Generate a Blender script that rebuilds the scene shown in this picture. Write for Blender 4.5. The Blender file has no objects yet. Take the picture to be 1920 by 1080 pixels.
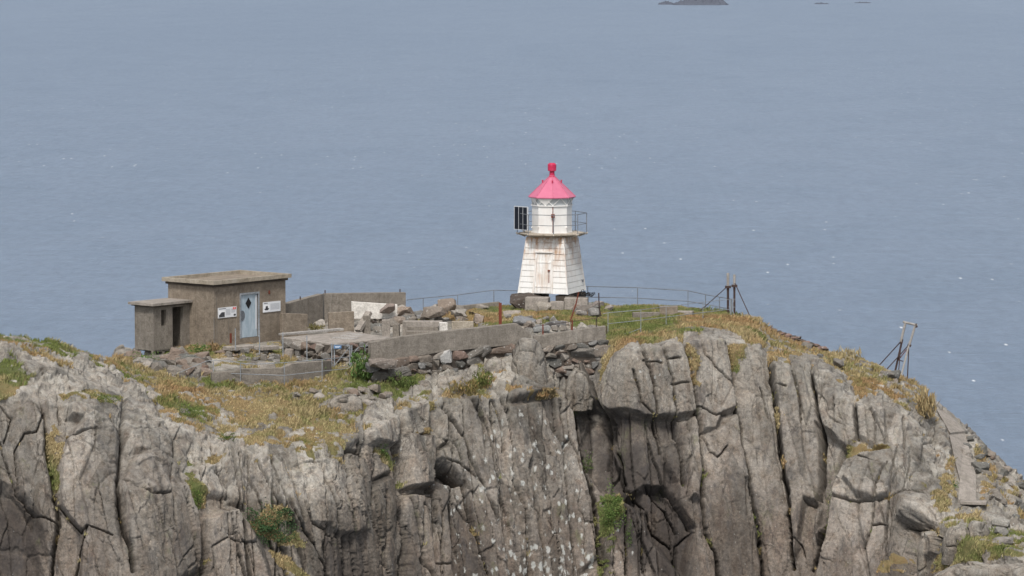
import bpy, bmesh, math, random
import numpy as np
from mathutils import Vector, Matrix
random.seed(7); np.random.seed(7)
R = math.radians
SC = bpy.context.scene
# ---------------------------------------------------------------- camera
CAMY, CAMZ, PITCH, FPX = -191.0, 17.72, 5.07, 8000.0
cam_d = bpy.data.cameras.new('camera'); cam = bpy.data.objects.new('camera', cam_d)
SC.collection.objects.link(cam); SC.camera = cam
cam.location = (0, CAMY, CAMZ); cam.rotation_euler = (R(90-PITCH), 0, 0)
cam_d.sensor_width = 36; cam_d.lens = FPX/1920*36
cam_d.clip_start = 1; cam_d.clip_end = 60000
# ---------------------------------------------------------------- light
SUN_EL, SUN_AZ = 56, 188      # azimuth: compass style, 180 = from behind the camera (-Y)
w = bpy.data.worlds.new("World"); SC.world = w; w.use_nodes = True
nt = w.node_tree; bg = nt.nodes['Background']
sky = nt.nodes.new('ShaderNodeTexSky'); sky.sky_type = 'NISHITA'; sky.sun_disc = False
sky.sun_elevation = R(SUN_EL); sky.sun_rotation = R(SUN_AZ)
sky.air_density = 1.0; sky.dust_density = 3.0; sky.ozone_density = 1.0
hs = nt.nodes.new('ShaderNodeHueSaturation'); hs.inputs['Saturation'].default_value = 0.42
nt.links.new(sky.outputs[0], hs.inputs['Color']); nt.links.new(hs.outputs[0], bg.inputs['Color'])
bg.inputs['Strength'].default_value = 0.125
sd = bpy.data.lights.new('sun', 'SUN'); sun = bpy.data.objects.new('sun', sd); SC.collection.objects.link(sun)
sd.energy = 2.1; sd.angle = R(10); sd.color = (1.0, 0.965, 0.92)
saz = R(SUN_AZ); sv = Vector((math.sin(saz)*math.cos(R(SUN_EL)), math.cos(saz)*math.cos(R(SUN_EL)), math.sin(R(SUN_EL))))
sun.rotation_euler = sv.to_track_quat('Z', 'Y').to_euler(); sun.location = sv*100
SC.view_settings.view_transform = 'Standard'; SC.view_settings.look = 'None'
SC.view_settings.exposure = 0.45; SC.view_settings.gamma = 1.0
try:
    SC.cycles.max_bounces = 6; SC.cycles.transparent_max_bounces = 8; SC.cycles.volume_bounces = 0
except Exception: pass
SEA = -36.0
# ---------------------------------------------------------------- helpers
COL = SC.collection
tp = math.tan
def zat(py, Y):
    a = R(PITCH) + np.arctan((np.asarray(py, float)-540)/FPX)
    return CAMZ - (np.asarray(Y, float)-CAMY)*np.tan(a)
def P(px, py, Y):
    """point at depth Y that shows at photo pixel (px,py)"""
    dy = Y-CAMY; a = (py-540)/FPX
    # ray dir: camera forward (0,cosp,-sinp), up (0,sinp,cosp)
    cp, sp = math.cos(R(PITCH)), math.sin(R(PITCH))
    fy = cp - a*sp; fz = -sp - a*cp
    t = dy/fy
    return Vector(((px-960)/FPX*t, Y, CAMZ+fz*t))
def Pn(px, py, Y):
    a = (py-540)/FPX; cp, sp = math.cos(R(PITCH)), math.sin(R(PITCH))
    fy = cp - a*sp; fz = -sp - a*cp; t = (Y-CAMY)/fy
    return np.stack([(px-960)/FPX*t, Y+0*px, CAMZ+fz*t], -1)
def props(o, label=None, cat=None, group=None, kind=None):
    if label: o['label'] = label
    if cat: o['category'] = cat
    if group: o['group'] = group
    if kind: o['kind'] = kind
    return o
def empty(name, loc, label, cat, group=None, rz=0):
    o = bpy.data.objects.new(name, None); COL.objects.link(o)
    o.location = loc; o.rotation_euler = (0, 0, rz); o.empty_display_size = .3
    return props(o, label, cat, group)
class MB:
    """collects boxes, tubes, prisms; build() links them as one mesh"""
    def __init__(s): s.v = []; s.f = []
    def add(s, vs, fs):
        n = len(s.v); s.v += [tuple(v) for v in vs]; s.f += [tuple(i+n for i in f) for f in fs]; return s
    def box(s, c, d, rz=0, rot=None):
        M = rot if rot is not None else Matrix.Rotation(rz, 3, 'Z'); c = Vector(c)
        vs = [c + M @ Vector((x*d[0]/2, y*d[1]/2, z*d[2]/2)) for x in (-1, 1) for y in (-1, 1) for z in (-1, 1)]
        return s.add(vs, [(0,1,3,2),(4,6,7,5),(0,4,5,1),(2,3,7,6),(0,2,6,4),(1,5,7,3)])
    def prism(s, pts, z0, z1):
        """pts: ccw xy list; z0,z1 numbers or lists"""
        n = len(pts)
        a = z0 if hasattr(z0, '__len__') else [z0]*n; b = z1 if hasattr(z1, '__len__') else [z1]*n
        vs = [(p[0], p[1], a[i]) for i, p in enumerate(pts)] + [(p[0], p[1], b[i]) for i, p in enumerate(pts)]
        fs = [tuple(reversed(range(n))), tuple(range(n, 2*n))] + [(i, (i+1) % n, n+(i+1) % n, n+i) for i in range(n)]
        return s.add(vs, fs)
    def loft(s, rings, cap=True):
        n = len(rings[0]); vs = [p for r in rings for p in r]; fs = []
        for k in range(len(rings)-1):
            for i in range(n):
                j = (i+1) % n; fs.append((k*n+i, k*n+j, (k+1)*n+j, (k+1)*n+i))
        if cap: fs += [tuple(reversed(range(n))), tuple((len(rings)-1)*n+i for i in range(n))]
        return s.add(vs, fs)
    def tube(s, pts, r, n=8, r1=None):
        pts = [Vector(p) for p in pts]; m = len(pts); rings = []
        for k, p in enumerate(pts):
            d = (pts[min(k+1, m-1)]-pts[max(k-1, 0)]).normalized()
            u = d.cross(Vector((0, 0, 1)))
            if u.length < .05: u = d.cross(Vector((1, 0, 0)))
            u.normalize(); v = d.cross(u)
            rr = r if r1 is None else r+(r1-r)*k/(m-1)
            rings.append([p+u*rr*math.cos(2*math.pi*i/n)+v*rr*math.sin(2*math.pi*i/n) for i in range(n)])
        return s.loft(rings)
    def build(s, name, mat, parent=None, smooth=False, bevel=0, rel=True, jitter=0):
        me = bpy.data.meshes.new(name); me.from_pydata(s.v, [], s.f)
        bm = bmesh.new(); bm.from_mesh(me)
        bmesh.ops.recalc_face_normals(bm, faces=bm.faces)
        if bevel:
            es = [e for e in bm.edges if len(e.link_faces) == 2 and e.calc_face_angle(0) > .5]
            bmesh.ops.bevel(bm, geom=es, offset=bevel, segments=2, affect='EDGES', profile=.5, clamp_overlap=True)
        bm.to_mesh(me); bm.free()
        o = bpy.data.objects.new(name, me); COL.objects.link(o); me.materials.append(mat)
        if smooth:
            for p in me.polygons: p.use_smooth = True
        if parent: attach(o, parent)
        return o
def attach(o, parent):
    """parent o keeping world place (parents here only sit at unscaled transforms)"""
    bpy_dirty = parent
    M = world_of(parent); o.parent = parent; o.matrix_basis = M.inverted() @ o.matrix_basis
    return o
def world_of(o):
    M = Matrix.Translation(o.location) @ o.rotation_euler.to_matrix().to_4x4() @ Matrix.Diagonal((*o.scale, 1))
    return world_of(o.parent) @ M if o.parent else M
def rebase(o, loc):
    """put a mesh object's origin at loc without moving it"""
    o.data.transform(Matrix.Translation(-Vector(loc))); o.location = loc; return o
# ---- numpy noise
def _h(ix, iy, iz, s):
    n = (ix*73856093) ^ (iy*19349663) ^ (iz*83492791) ^ (s*2654435761 & 0xffffffff)
    n = (n ^ (n >> 13)) * 1274126177 & 0xffffffff
    n = (n ^ (n >> 16)) * 2246822519 & 0xffffffff
    return ((n ^ (n >> 15)) & 0xffffff).astype(np.float32)/np.float32(0xffffff)
def vnoise(p, s=0):
    i = np.floor(p).astype(np.int64); f = (p-i).astype(np.float32); f = f*f*(3-2*f); r = 0
    for dx in (0, 1):
        for dy in (0, 1):
            for dz in (0, 1):
                wgt = (f[..., 0] if dx else 1-f[..., 0])*(f[..., 1] if dy else 1-f[..., 1])*(f[..., 2] if dz else 1-f[..., 2])
                r = r + wgt*_h(i[..., 0]+dx, i[..., 1]+dy, i[..., 2]+dz, s)
    return r*2-1
def fbm(p, o=4, s=0, g=.5):
    r = 0; a = 1; t = 0
    for k in range(o): r = r+a*vnoise(p*2.03**k+k*17.3, s+k); t += a; a *= g
    return r/t
def worley(p, s=0):
    """F1,F2, cell randoms (3), offset to centre"""
    i = np.floor(p).astype(np.int64); sh = p.shape[:-1]
    F1 = np.full(sh, 9., np.float32); F2 = np.full(sh, 9., np.float32)
    rr = np.zeros(sh+(3,), np.float32); off = np.zeros(sh+(3,), np.float32)
    for dx in (-1, 0, 1):
        for dy in (-1, 0, 1):
            for dz in (-1, 0, 1):
                c = i+np.array([dx, dy, dz])
                h = np.stack([_h(c[..., 0], c[..., 1], c[..., 2], s+k) for k in (1, 2, 3)], -1)
                d = (c+h*.9+.05-p).astype(np.float32); q = (d*d).sum(-1)
                n1 = q < F1; n2 = (~n1) & (q < F2)
                F2 = np.where(n1, F1, np.where(n2, q, F2)); F1 = np.where(n1, q, F1)
                rr[n1] = h[n1]; off[n1] = d[n1]
    return np.sqrt(F1), np.sqrt(F2), rr, off
# ---------------------------------------------------------------- materials
def mat(name, fn=None, base=(.5,.5,.5), rough=.8, metal=0):
    m = bpy.data.materials.new(name); m.use_nodes = True; n = m.node_tree
    b = n.nodes['Principled BSDF']; b.inputs['Base Color'].default_value = (*base, 1)
    b.inputs['Roughness'].default_value = rough; b.inputs['Metallic'].default_value = metal
    b.inputs['Specular IOR Level'].default_value = .3
    if fn: fn(N(n), b)
    return m
class N:
    def __init__(s, t): s.t = t
    def new(s, k): return s.t.nodes.new(k)
    def L(s, a, b): s.t.links.new(a, b)
    def co(s, scale=(1,1,1), rot=(0,0,0), kind='Object'):
        c = s.new('ShaderNodeTexCoord'); m = s.new('ShaderNodeMapping')
        m.inputs['Scale'].default_value = scale; m.inputs['Rotation'].default_value = rot
        s.L(c.outputs[kind], m.inputs['Vector']); return m.outputs[0]
    def pos(s, scale=(1,1,1), rot=(0,0,0)):
        c = s.new('ShaderNodeNewGeometry'); m = s.new('ShaderNodeMapping')
        m.inputs['Scale'].default_value = scale; m.inputs['Rotation'].default_value = rot
        s.L(c.outputs['Position'], m.inputs['Vector']); return m.outputs[0]
    def noise(s, v, scale=5, det=6, rough=.6, dist=0):
        t = s.new('ShaderNodeTexNoise'); s.L(v, t.inputs['Vector']); t.inputs['Scale'].default_value = scale
        t.inputs['Detail'].default_value = det; t.inputs['Roughness'].default_value = rough
        t.inputs['Distortion'].default_value = dist; return t.outputs['Fac']
    def vor(s, v, scale=5, feat='F1', out='Distance', rnd=1):
        t = s.new('ShaderNodeTexVoronoi'); t.feature = feat; s.L(v, t.inputs['Vector']); t.inputs['Scale'].default_value = scale
        t.inputs['Randomness'].default_value = rnd
        return t.outputs[out]
    def ramp(s, f, stops):
        r = s.new('ShaderNodeValToRGB'); s.L(f, r.inputs[0]); e = r.color_ramp.elements
        while len(e) < len(stops): e.new(.5)
        for k, (p, c) in enumerate(stops):
            e[k].position = p; c = (c, c, c) if not hasattr(c, '__len__') else c; e[k].color = (*c, 1)
        return r.outputs[0]
    def mix(s, f, a, b, mode='MIX'):
        m = s.new('ShaderNodeMix'); m.data_type = 'RGBA'; m.blend_type = mode
        for k, v in ((0, f), (6, a), (7, b)):
            sock = m.inputs[k]
            if hasattr(v, 'is_output'): s.L(v, sock)
            elif hasattr(v, '__len__'): sock.default_value = (*v, 1)
            else: sock.default_value = v if k == 0 else (v, v, v, 1)
        return m.outputs[2]
    def math(s, op, a, b=None, clamp=False):
        m = s.new('ShaderNodeMath'); m.operation = op; m.use_clamp = clamp
        for k, v in enumerate((a, b)):
            if v is None: continue
            if hasattr(v, 'is_output'): s.L(v, m.inputs[k])
            else: m.inputs[k].default_value = v
        return m.outputs[0]
    def attr(s, name, out='Fac'):
        a = s.new('ShaderNodeAttribute'); a.attribute_name = name; return a.outputs[out]
    def bump(s, b, h, st=.5, dist=.02, prev=None):
        m = s.new('ShaderNodeBump'); m.inputs['Strength'].default_value = st; m.inputs['Distance'].default_value = dist
        s.L(h, m.inputs['Height'])
        if prev is not None: s.L(prev, m.inputs['Normal'])
        s.L(m.outputs[0], b.inputs['Normal']); return m.outputs[0]
# ---------------------------------------------------------------- sea
def sea_fn(n, b):
    p = n.pos((1, 1, 1)); 
    big = n.noise(n.pos((.004, .0016, 1)), 1, 4, .55)
    mid = n.noise(n.pos((.05, .018, 1)), 1, 6, .7)
    c = n.mix(n.ramp(big, [(.35, 0), (.65, 1)]), (.152, .197, .262), (.168, .213, .278))
    c = n.mix(n.math('MULTIPLY', n.ramp(mid, [(.45, 0), (.75, 1)]), .35), c, (.10, .145, .20))
    rp = n.noise(n.pos((.75, .13, 1), (0, 0, .05)), 1, 5, .75); rp2 = n.noise(n.pos((.28, .045, 1), (0, 0, -.04)), 1, 4, .7)
    c = n.mix(1, c, n.ramp(rp, [(.25, .84), (.5, 1), (.75, 1.13)]), 'MULTIPLY'); c = n.mix(1, c, n.ramp(rp2, [(.25, .94), (.5, 1), (.75, 1.05)]), 'MULTIPLY')
    # whitecaps: small torn patches
    cell = n.vor(n.pos((.30, .06, 1)), 1, 'F1')
    rag = n.noise(n.pos((.5, .8, 1)), 1, 5, .75)
    f = n.math('SUBTRACT', .124, n.math('ADD', cell, n.math('MULTIPLY', rag, .10)))
    gate = n.ramp(n.noise(n.pos((.011, .006, 1)), 1, 3, .6), [(.40, 0), (.52, 1)])
    foam = n.math('MULTIPLY', n.ramp(f, [(.0, 0), (.03, 1)]), gate, True)
    c = n.mix(n.math('MULTIPLY', foam, .85), c, (.7, .72, .74))
    n.L(c, b.inputs['Base Color']); b.inputs['Roughness'].default_value = .42
    b.inputs['IOR'].default_value = 1.33; b.inputs['Specular IOR Level'].default_value = .5
    n.L(n.mix(foam, (.42,)*3, (.9,)*3), b.inputs['Roughness'])
    h1 = n.noise(n.pos((.10, .16, 1), (0, 0, .3)), 1, 3, .6)
    h2 = n.noise(n.pos((.55, .9, 1), (0, 0, -.2)), 1, 6, .7)
    k = n.bump(b, h1, 1.0, 1.2); n.bump(b, h2, 1.0, .55, k)
M_sea = mat('sea_water', sea_fn)
def grid_sea():
    me = bpy.data.meshes.new('sea'); S = 24000
    me.from_pydata([(-S, -S, SEA), (S, -S, SEA), (S, S, SEA), (-S, S, SEA)], [], [(0, 1, 2, 3)])
    o = bpy.data.objects.new('sea', me); COL.objects.link(o); me.materials.append(M_sea); props(o, kind='structure')
grid_sea()
# ---------------------------------------------------------------- headland
# stations: px : knots (py, Y) from skyline down to bottom of face
ST = [
 (-900, [(900,-16),(930,-17),(960,-19),(1000,-21),(1100,-22),(1200,-23)]),
 (-400, [(640,-15),(660,-17),(690,-19),(760,-21),(950,-22),(1200,-24)]),
 (0,    [(628,-14),(645,-16),(665,-18),(740,-20),(930,-21.5),(1200,-22.5)]),
 (80,   [(640,-13.5),(655,-15.5),(685,-18),(755,-19.8),(930,-21),(1200,-22.5)]),
 (160,  [(664,-12.5),(680,-14.5),(715,-17.5),(765,-19.4),(930,-21),(1200,-22.5)]),
 (212,  [(672,-11),(690,-13.5),(730,-17),(790,-19.4),(930,-21),(1200,-22.5)]),
 (250,  [(672,-7.0),(690,-10.0),(735,-15.8),(800,-19.2),(930,-21),(1200,-22.5)]),
 (300,  [(662,-5),(684,-8.8),(738,-15.2),(802,-18.6),(930,-20.2),(1200,-22)]),
 (330,  [(625,-2),(665,-8),(745,-14.5),(805,-18),(930,-19.8),(1200,-21.5)]),
 (440,  [(612,-1),(652,-7),(755,-14),(838,-17.2),(930,-18.5),(1200,-20)]),
 (560,  [(605,-1),(672,-7.8),(752,-13.6),(850,-17.2),(950,-18.5),(1200,-19.6)]),
 (640,  [(602,-1),(670,-8),(750,-13),(835,-16.2),(950,-17.6),(1200,-18.6)]),
 (700,  [(598,-1),(668,-8),(735,-11.6),(800,-14.6),(950,-16),(1200,-17.2)]),
 (790,  [(586,-.5),(650,-7.5),(700,-9.8),(752,-12),(950,-13.6),(1200,-15)]),
 (870,  [(583,0),(625,-4.9),(680,-9.1),(745,-11.4),(950,-13),(1200,-14.4)]),
 (960,  [(572,1),(600,-3.6),(655,-8.6),(745,-10.9),(950,-12.4),(1200,-13.6)]),
 (1010, [(567,1.5),(584,-2.6),(632,-7.5),(740,-10.0),(950,-11.8),(1200,-13)]),
 (1060, [(567,1.5),(584,-2.6),(640,-7.0),(690,-8.2),(950,-11.2),(1200,-12.5)]),
 (1120, [(568,1.5),(587,-2.6),(640,-7.2),(680,-8.4),(950,-11.0),(1200,-12.2)]),
 (1170, [(573,1.5),(600,-3.6),(643,-8.9),(660,-9.6),(950,-10.9),(1200,-12.0)]),
 (1280, [(573,1.5),(600,-3.6),(620,-6.8),(640,-8.6),(950,-10.8),(1200,-11.8)]),
 (1360, [(586,0.5),(598,-2.2),(608,-4.5),(630,-7.8),(950,-10.4),(1200,-11.6)]),
 (1420, [(594,-.5),(604,-2.5),(612,-4.5),(650,-7.6),(950,-10.2),(1200,-11.5)]),
 (1445, [(625,-1.8),(636,-3.6),(650,-5.4),(685,-7.8),(950,-10.1),(1200,-11.5)]),
 (1540, [(660,-2.6),(668,-4.2),(676,-5.6),(692,-7.8),(950,-10.4),(1200,-11.8)]),
 (1600, [(669,-3),(690,-5.2),(720,-7.4),(758,-9.2),(950,-11),(1200,-12.6)]),
 (1670, [(693,-3.4),(715,-5.4),(735,-7.0),(762,-9.2),(950,-11.3),(1200,-13)]),
 (1725, [(730,-4),(755,-6),(785,-7.8),(815,-9.4),(950,-11.4),(1200,-14)]),
 (1790, [(778,-4.6),(800,-6.2),(870,-9.2),(940,-11.6),(1010,-14.8),(1200,-17)]),
 (1850, [(831,-5.2),(850,-6.8),(900,-9.2),(960,-12.2),(1030,-16.2),(1200,-18)]),
 (1920, [(905,-6),(920,-7.4),(950,-9.6),(985,-12.2),(1040,-16.8),(1200,-19)]),
 (2200, [(1120,-9),(1130,-10.5),(1145,-12),(1160,-14),(1180,-17),(1200,-19)]),
 (2700, [(1500,-10),(1510,-11),(1520,-12),(1530,-13),(1540,-15),(1550,-17)]),
]
stx = np.array([s[0] for s in ST], float); stk = np.array([s[1] for s in ST], float); stk[:, :, 1] *= 1.4   # n,6,2
def smoothinterp(x, xs, ys):
    return np.interp(x, xs, ys)
# columns: fine inside the frame, coarse outside
STEP = 1.5
cols = np.concatenate([np.linspace(-900, -70, 120, endpoint=False), np.arange(-70, 1990, STEP), np.linspace(1990, 2700, 120)])
KX = np.stack([[np.interp(cols, stx, stk[:, k, c]) for k in range(6)] for c in (0, 1)], 0)   # 2,6,ncol
ker = np.ones(31)/31.0
for c_ in (0, 1):
    for k_ in range(6):
        a_ = KX[c_, k_]; p_ = np.concatenate([np.full(15, a_[0]), a_, np.full(15, a_[-1])]); s_ = np.convolve(p_, ker, 'valid')
        wt = np.clip(np.abs(cols-1432)/30, 0, 1); KX[c_, k_] = s_*wt+a_*(1-wt)
# small raggedness of the skyline
ragn = fbm(np.stack([cols*.045, cols*0, cols*0], -1), 4, 5)*3.2 + fbm(np.stack([cols*.25, cols*0, cols*0], -1), 2, 9)*1.0
soft = np.clip(np.abs(cols-1100)/400, .25, 1); KX[0, 0] += ragn*soft
NR = 400
v = np.linspace(0, 1, NR)
def build_grid():
    top = KX[0, 0]; bot = np.maximum(1120.0, KX[0, 5]*1.0); bot = np.where((cols > -70) & (cols < 1990), 1125.0, KX[0, 5])
    vv = v**1.15
    PY = top[None, :] + vv[:, None]*(bot-top)[None, :]
    Y = np.zeros_like(PY)
    for j in range(len(cols)):
        Y[:, j] = np.interp(PY[:, j], KX[0, :, j], KX[1, :, j])
    return np.repeat(cols[None, :], NR, 0), PY, Y
PX, PY, YY = build_grid()
def blur(a, ky, kx):
    def b1(a, k, ax):
        if k < 1: return a
        a = np.moveaxis(a, ax, 0); p = np.concatenate([np.repeat(a[:1], k, 0), a, np.repeat(a[-1:], k, 0)], 0)
        c = np.cumsum(p, 0); c = np.concatenate([np.zeros_like(c[:1]), c], 0)
        r = (c[2*k+1:]-c[:-(2*k+1)])/(2*k+1); return np.moveaxis(r, 0, ax)
    for _ in range(2): a = b1(b1(a, ky, 0), kx, 1)
    return a
YY = blur(YY, 3, 10)
def pl_dist(X, Y, pts):
    d = np.full(X.shape, 1e9)
    for (x0, y0), (x1, y1) in zip(pts[:-1], pts[1:]):
        dx, dy = x1-x0, y1-y0; L = dx*dx+dy*dy+1e-9
        t = np.clip(((X-x0)*dx+(Y-y0)*dy)/L, 0, 1)
        d = np.minimum(d, np.hypot(X-x0-t*dx, Y-y0-t*dy))
    return d
def inpoly(X, Y, pts):
    r = np.zeros(X.shape, bool); n = len(pts)
    for i in range(n):
        x0, y0 = pts[i]; x1, y1 = pts[(i+1) % n]
        if y0 == y1: continue
        c = ((y0 > Y) != (y1 > Y)) & (X < (x1-x0)*(Y-y0)/(y1-y0)+x0); r ^= c
    return r
def region(pts, soft, warp=3.0):
    """signed soft mask 0..1 in photo space, edges roughened"""
    x0 = min(p[0] for p in pts)-soft*3-8; x1 = max(p[0] for p in pts)+soft*3+8
    y0 = min(p[1] for p in pts)-soft*3-8; y1 = max(p[1] for p in pts)+soft*3+8
    m = np.zeros(PX.shape); idx = (PX > x0) & (PX < x1) & (PY > y0) & (PY < y1)
    X = PX[idx]+WX[idx]*warp; Y = PY[idx]+WY[idx]*warp
    d = pl_dist(X, Y, list(pts)+[pts[0]]); s = np.where(inpoly(X, Y, pts), d, -d)
    m[idx] = np.clip(.5+s/(2*soft), 0, 1); return m
q = np.stack([PX*.035, PY*.035, 0*PX], -1)
WX = fbm(q, 5, 21, .72); WY = fbm(q+31, 5, 22, .72)
T = {'A': (0, 600), 'B': (480, 600), 'C': (960, 600), 'D': (1440, 600)}
def tc(t, pts):
    ox, oy = T[t]; return [(ox+x/2.25, oy+y/2.25) for x, y in pts]
base = Pn(PX, PY, YY)
def normals(Pt):
    du = np.gradient(Pt, axis=1); dv = np.gradient(Pt, axis=0)
    n = np.cross(dv, du); n /= np.linalg.norm(n, axis=-1, keepdims=True)+1e-9
    return n
nb = normals(base); nb = blur(nb, 4, 8); nb /= np.linalg.norm(nb, axis=-1, keepdims=True)+1e-9
if nb[..., 2].mean() < 0: nb = -nb
steep = np.clip((.80-nb[..., 2])/.35, 0, 1)          # 1 on the cliff face, 0 on level ground
# (tile, width px, depth m, points)
CR = [
 ('A',5,.5,[(185,400),(190,470),(205,600),(230,770),(245,850),(235,960),(220,1080)]),
 ('A',5,.7,[(520,330),(515,480),(500,600),(495,720),(505,850),(540,980),(545,1080)]),
 ('A',4,.6,[(610,290),(660,380),(705,470),(730,560),(740,640),(780,740),(810,820),(820,950),(835,1080)]),
 ('A',2.2,.3,[(0,520),(30,620),(70,730),(150,830),(240,860)]),
 ('A',2.2,.3,[(130,340),(180,400),(150,480),(100,490),(60,560),(70,700)]),
 ('A',2.2,.35,[(245,790),(350,910),(375,880),(340,1000),(320,1080)]),
 ('A',1.6,.25,[(870,480),(895,600),(945,700),(950,760)]),('A',2,.3,[(985,520),(1000,600),(1020,800)]),('A',2,.3,[(1040,570),(1060,720)]),
 ('A',2.5,.4,[(840,870),(835,960),(845,1080)]),('A',1.8,.25,[(930,830),(935,1080)]),
 ('A',1.8,.25,[(600,730),(640,860),(680,950),(700,1060)]),('A',1.6,.2,[(690,640),(690,720),(700,880)]),
 ('A',1.6,.2,[(330,340),(290,350),(275,430)]),('A',1.8,.2,[(280,510),(400,480),(395,560)]),('A',1.8,.22,[(570,470),(620,475),(665,460)]),
 ('A',1.8,.25,[(0,360),(45,420),(20,520)]),('A',1.6,.2,[(235,230),(245,330),(250,440)]),('A',1.6,.2,[(150,200),(170,330),(185,400)]),
 ('A',1.8,.25,[(510,690),(600,750),(690,745)]),('A',1.6,.2,[(850,970),(920,930),(990,960)]),('A',1.6,.2,[(1000,870),(1040,990),(1060,1080)]),
 ('A',1.8,.25,[(440,380),(470,470),(510,500)]),('A',1.5,.2,[(380,880),(450,900),(480,920)]),
 ('B',2.5,.4,[(0,600),(60,720),(110,800)]),('B',2,.3,[(50,580),(100,700),(190,880)]),('B',2,.3,[(110,590),(160,700),(200,850)]),
 ('B',4,.5,[(190,870),(250,960),(330,1080)]),
 ('B',2.5,.35,[(450,560),(440,640),(465,720),(455,830)]),('B',2.5,.4,[(500,540),(505,600),(490,780)]),
 ('B',4.5,.9,[(583,350),(585,500),(600,600),(600,800),(608,940),(605,1080)]),
 ('B',2.5,.45,[(727,500),(727,700),(740,900)]),
 ('B',3.0,.8,[(730,620),(800,640),(870,700),(900,850),(930,950),(960,1080)]),
 ('B',2,.3,[(725,490),(790,600),(850,620),(920,690)]),
 ('B',2.2,.35,[(990,340),(990,480),(1000,600),(1020,700),(1040,900),(1060,1080)]),('B',2.2,.3,[(1000,340),(1040,460),(1045,560)]),
 ('B',1.6,.3,[(770,830),(765,1080)]),('B',2,.35,[(820,720),(825,1080)]),('B',1.8,.3,[(670,780),(675,1080)]),('B',1.6,.3,[(615,870),(635,1000)]),
 ('B',4,.8,[(390,910),(400,960),(405,1080)]),('B',2,.4,[(310,870),(300,960),(330,1060)]),
 ('B',2,.4,[(540,720),(545,900),(530,1080)]),('B',1.5,.2,[(800,400),(810,500),(820,580)]),('B',1.5,.2,[(930,330),(950,560)]),
 ('B',1.6,.25,[(600,735),(680,745),(725,760)]),('B',1.5,.2,[(730,1035),(820,1030)]),('B',1.5,.25,[(830,700),(860,800),(900,860)]),
 ('B',2.2,.4,[(745,210),(745,330)]),('B',1.6,.2,[(205,770),(230,850),(300,880)]),
 ('C',2.2,.35,[(60,600),(80,720),(100,850),(120,980),(130,1080)]),
 ('C',6,1.0,[(225,190),(250,300),(275,450),(290,540),(310,640),(340,740),(360,900),(380,1080)]),
 ('C',3,.5,[(305,140),(345,290),(365,420),(385,600)]),
 ('C',2,.3,[(510,220),(540,350),(600,410)]),
 ('C',3,.5,[(545,110),(590,280),(610,430),(630,560)]),
 ('C',3,.5,[(625,110),(670,260),(695,420),(710,560),(720,700)]),
 ('C',4,.8,[(715,80),(760,300),(790,480),(800,640),(805,760),(810,900),(850,1000),(870,1080)]),
 ('C',1.8,.25,[(785,60),(800,160),(900,260),(930,280)]),
 ('C',4,.8,[(905,100),(930,200),(950,400),(985,600),(1010,720),(1045,900),(1060,1080)]),
 ('C',1.8,.25,[(1045,290),(1080,420)]),
 ('C',2.5,.5,[(395,420),(420,540),(460,600),(480,680)]),('C',2.5,.4,[(570,690),(650,800),(700,900)]),
 ('C',2,.3,[(175,150),(180,300),(200,500),(220,700),(240,900),(255,1080)]),
 ('C',2,.3,[(0,680),(40,790),(60,900),(70,1080)]),
 ('C',1.5,.25,[(550,180),(620,190)]),('C',1.5,.25,[(650,170),(700,165)]),('C',1.5,.25,[(660,280),(740,265)]),
 ('C',2,.35,[(470,700),(560,790),(600,900),(680,960)]),('C',2,.35,[(640,700),(740,860),(760,900),(700,950),(690,1080)]),
 ('C',2,.3,[(800,480),(830,560),(860,580),(900,540)]),('C',2,.3,[(780,370),(850,410),(900,400)]),
 ('C',2.5,.5,[(380,770),(470,760),(470,1080)]),('C',2,.4,[(545,790),(540,1080)]),
 ('D',5,1.0,[(5,180),(30,340),(50,520),(75,680),(100,870),(110,1050)]),
 ('D',2,.3,[(85,190),(130,350),(140,450)]),
 ('D',4,.7,[(180,200),(200,330),(225,450),(230,680),(215,760)]),
 ('D',3.5,.9,[(365,340),(375,420),(380,500)]),('D',4,.6,[(330,560),(310,700),(270,830),(220,950),(190,1060)]),
 ('D',1.8,.25,[(450,410),(455,540)]),('D',1.8,.25,[(560,430),(570,560)]),('D',1.5,.2,[(290,340),(285,450)]),('D',1.5,.2,[(240,280),(210,400)]),
 ('D',3,.5,[(635,420),(655,520),(650,610)]),('D',3,.5,[(700,440),(710,600),(740,760)]),
 ('D',2.2,.3,[(500,640),(480,700),(470,750),(465,890),(440,1000)]),('D',2,.28,[(320,780),(380,800),(480,800),(540,790),(620,770),(720,770)]),
 ('D',2.2,.3,[(540,560),(520,690),(530,900),(530,1010)]),('D',2,.3,[(600,590),(600,700),(590,860)]),('D',2,.3,[(640,640),(620,720),(640,850)]),
 ('D',2,.3,[(400,620),(440,640),(520,660)]),('D',2.5,.4,[(640,900),(690,890),(730,920),(720,980)]),('D',2.5,.4,[(470,900),(520,900)]),
 ('D',2.2,.3,[(700,780),(715,850)]),('D',2,.25,[(90,900),(140,950),(160,1000)]),('D',2,.25,[(160,770),(200,790),(215,760)]),
 ('D',2,.25,[(20,280),(40,290),(70,300)]),('D',2,.35,[(500,290),(560,330),(610,350)]),('D',1.8,.25,[(440,300),(500,370),(560,360)]),
 ('D',2.2,.4,[(650,520),(700,510)]),('D',2,.3,[(740,790),(800,800)]),('D',2,.3,[(840,640),(870,700),(890,760)]),
]
crack = np.zeros(PX.shape); groove = np.zeros(PX.shape)
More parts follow.
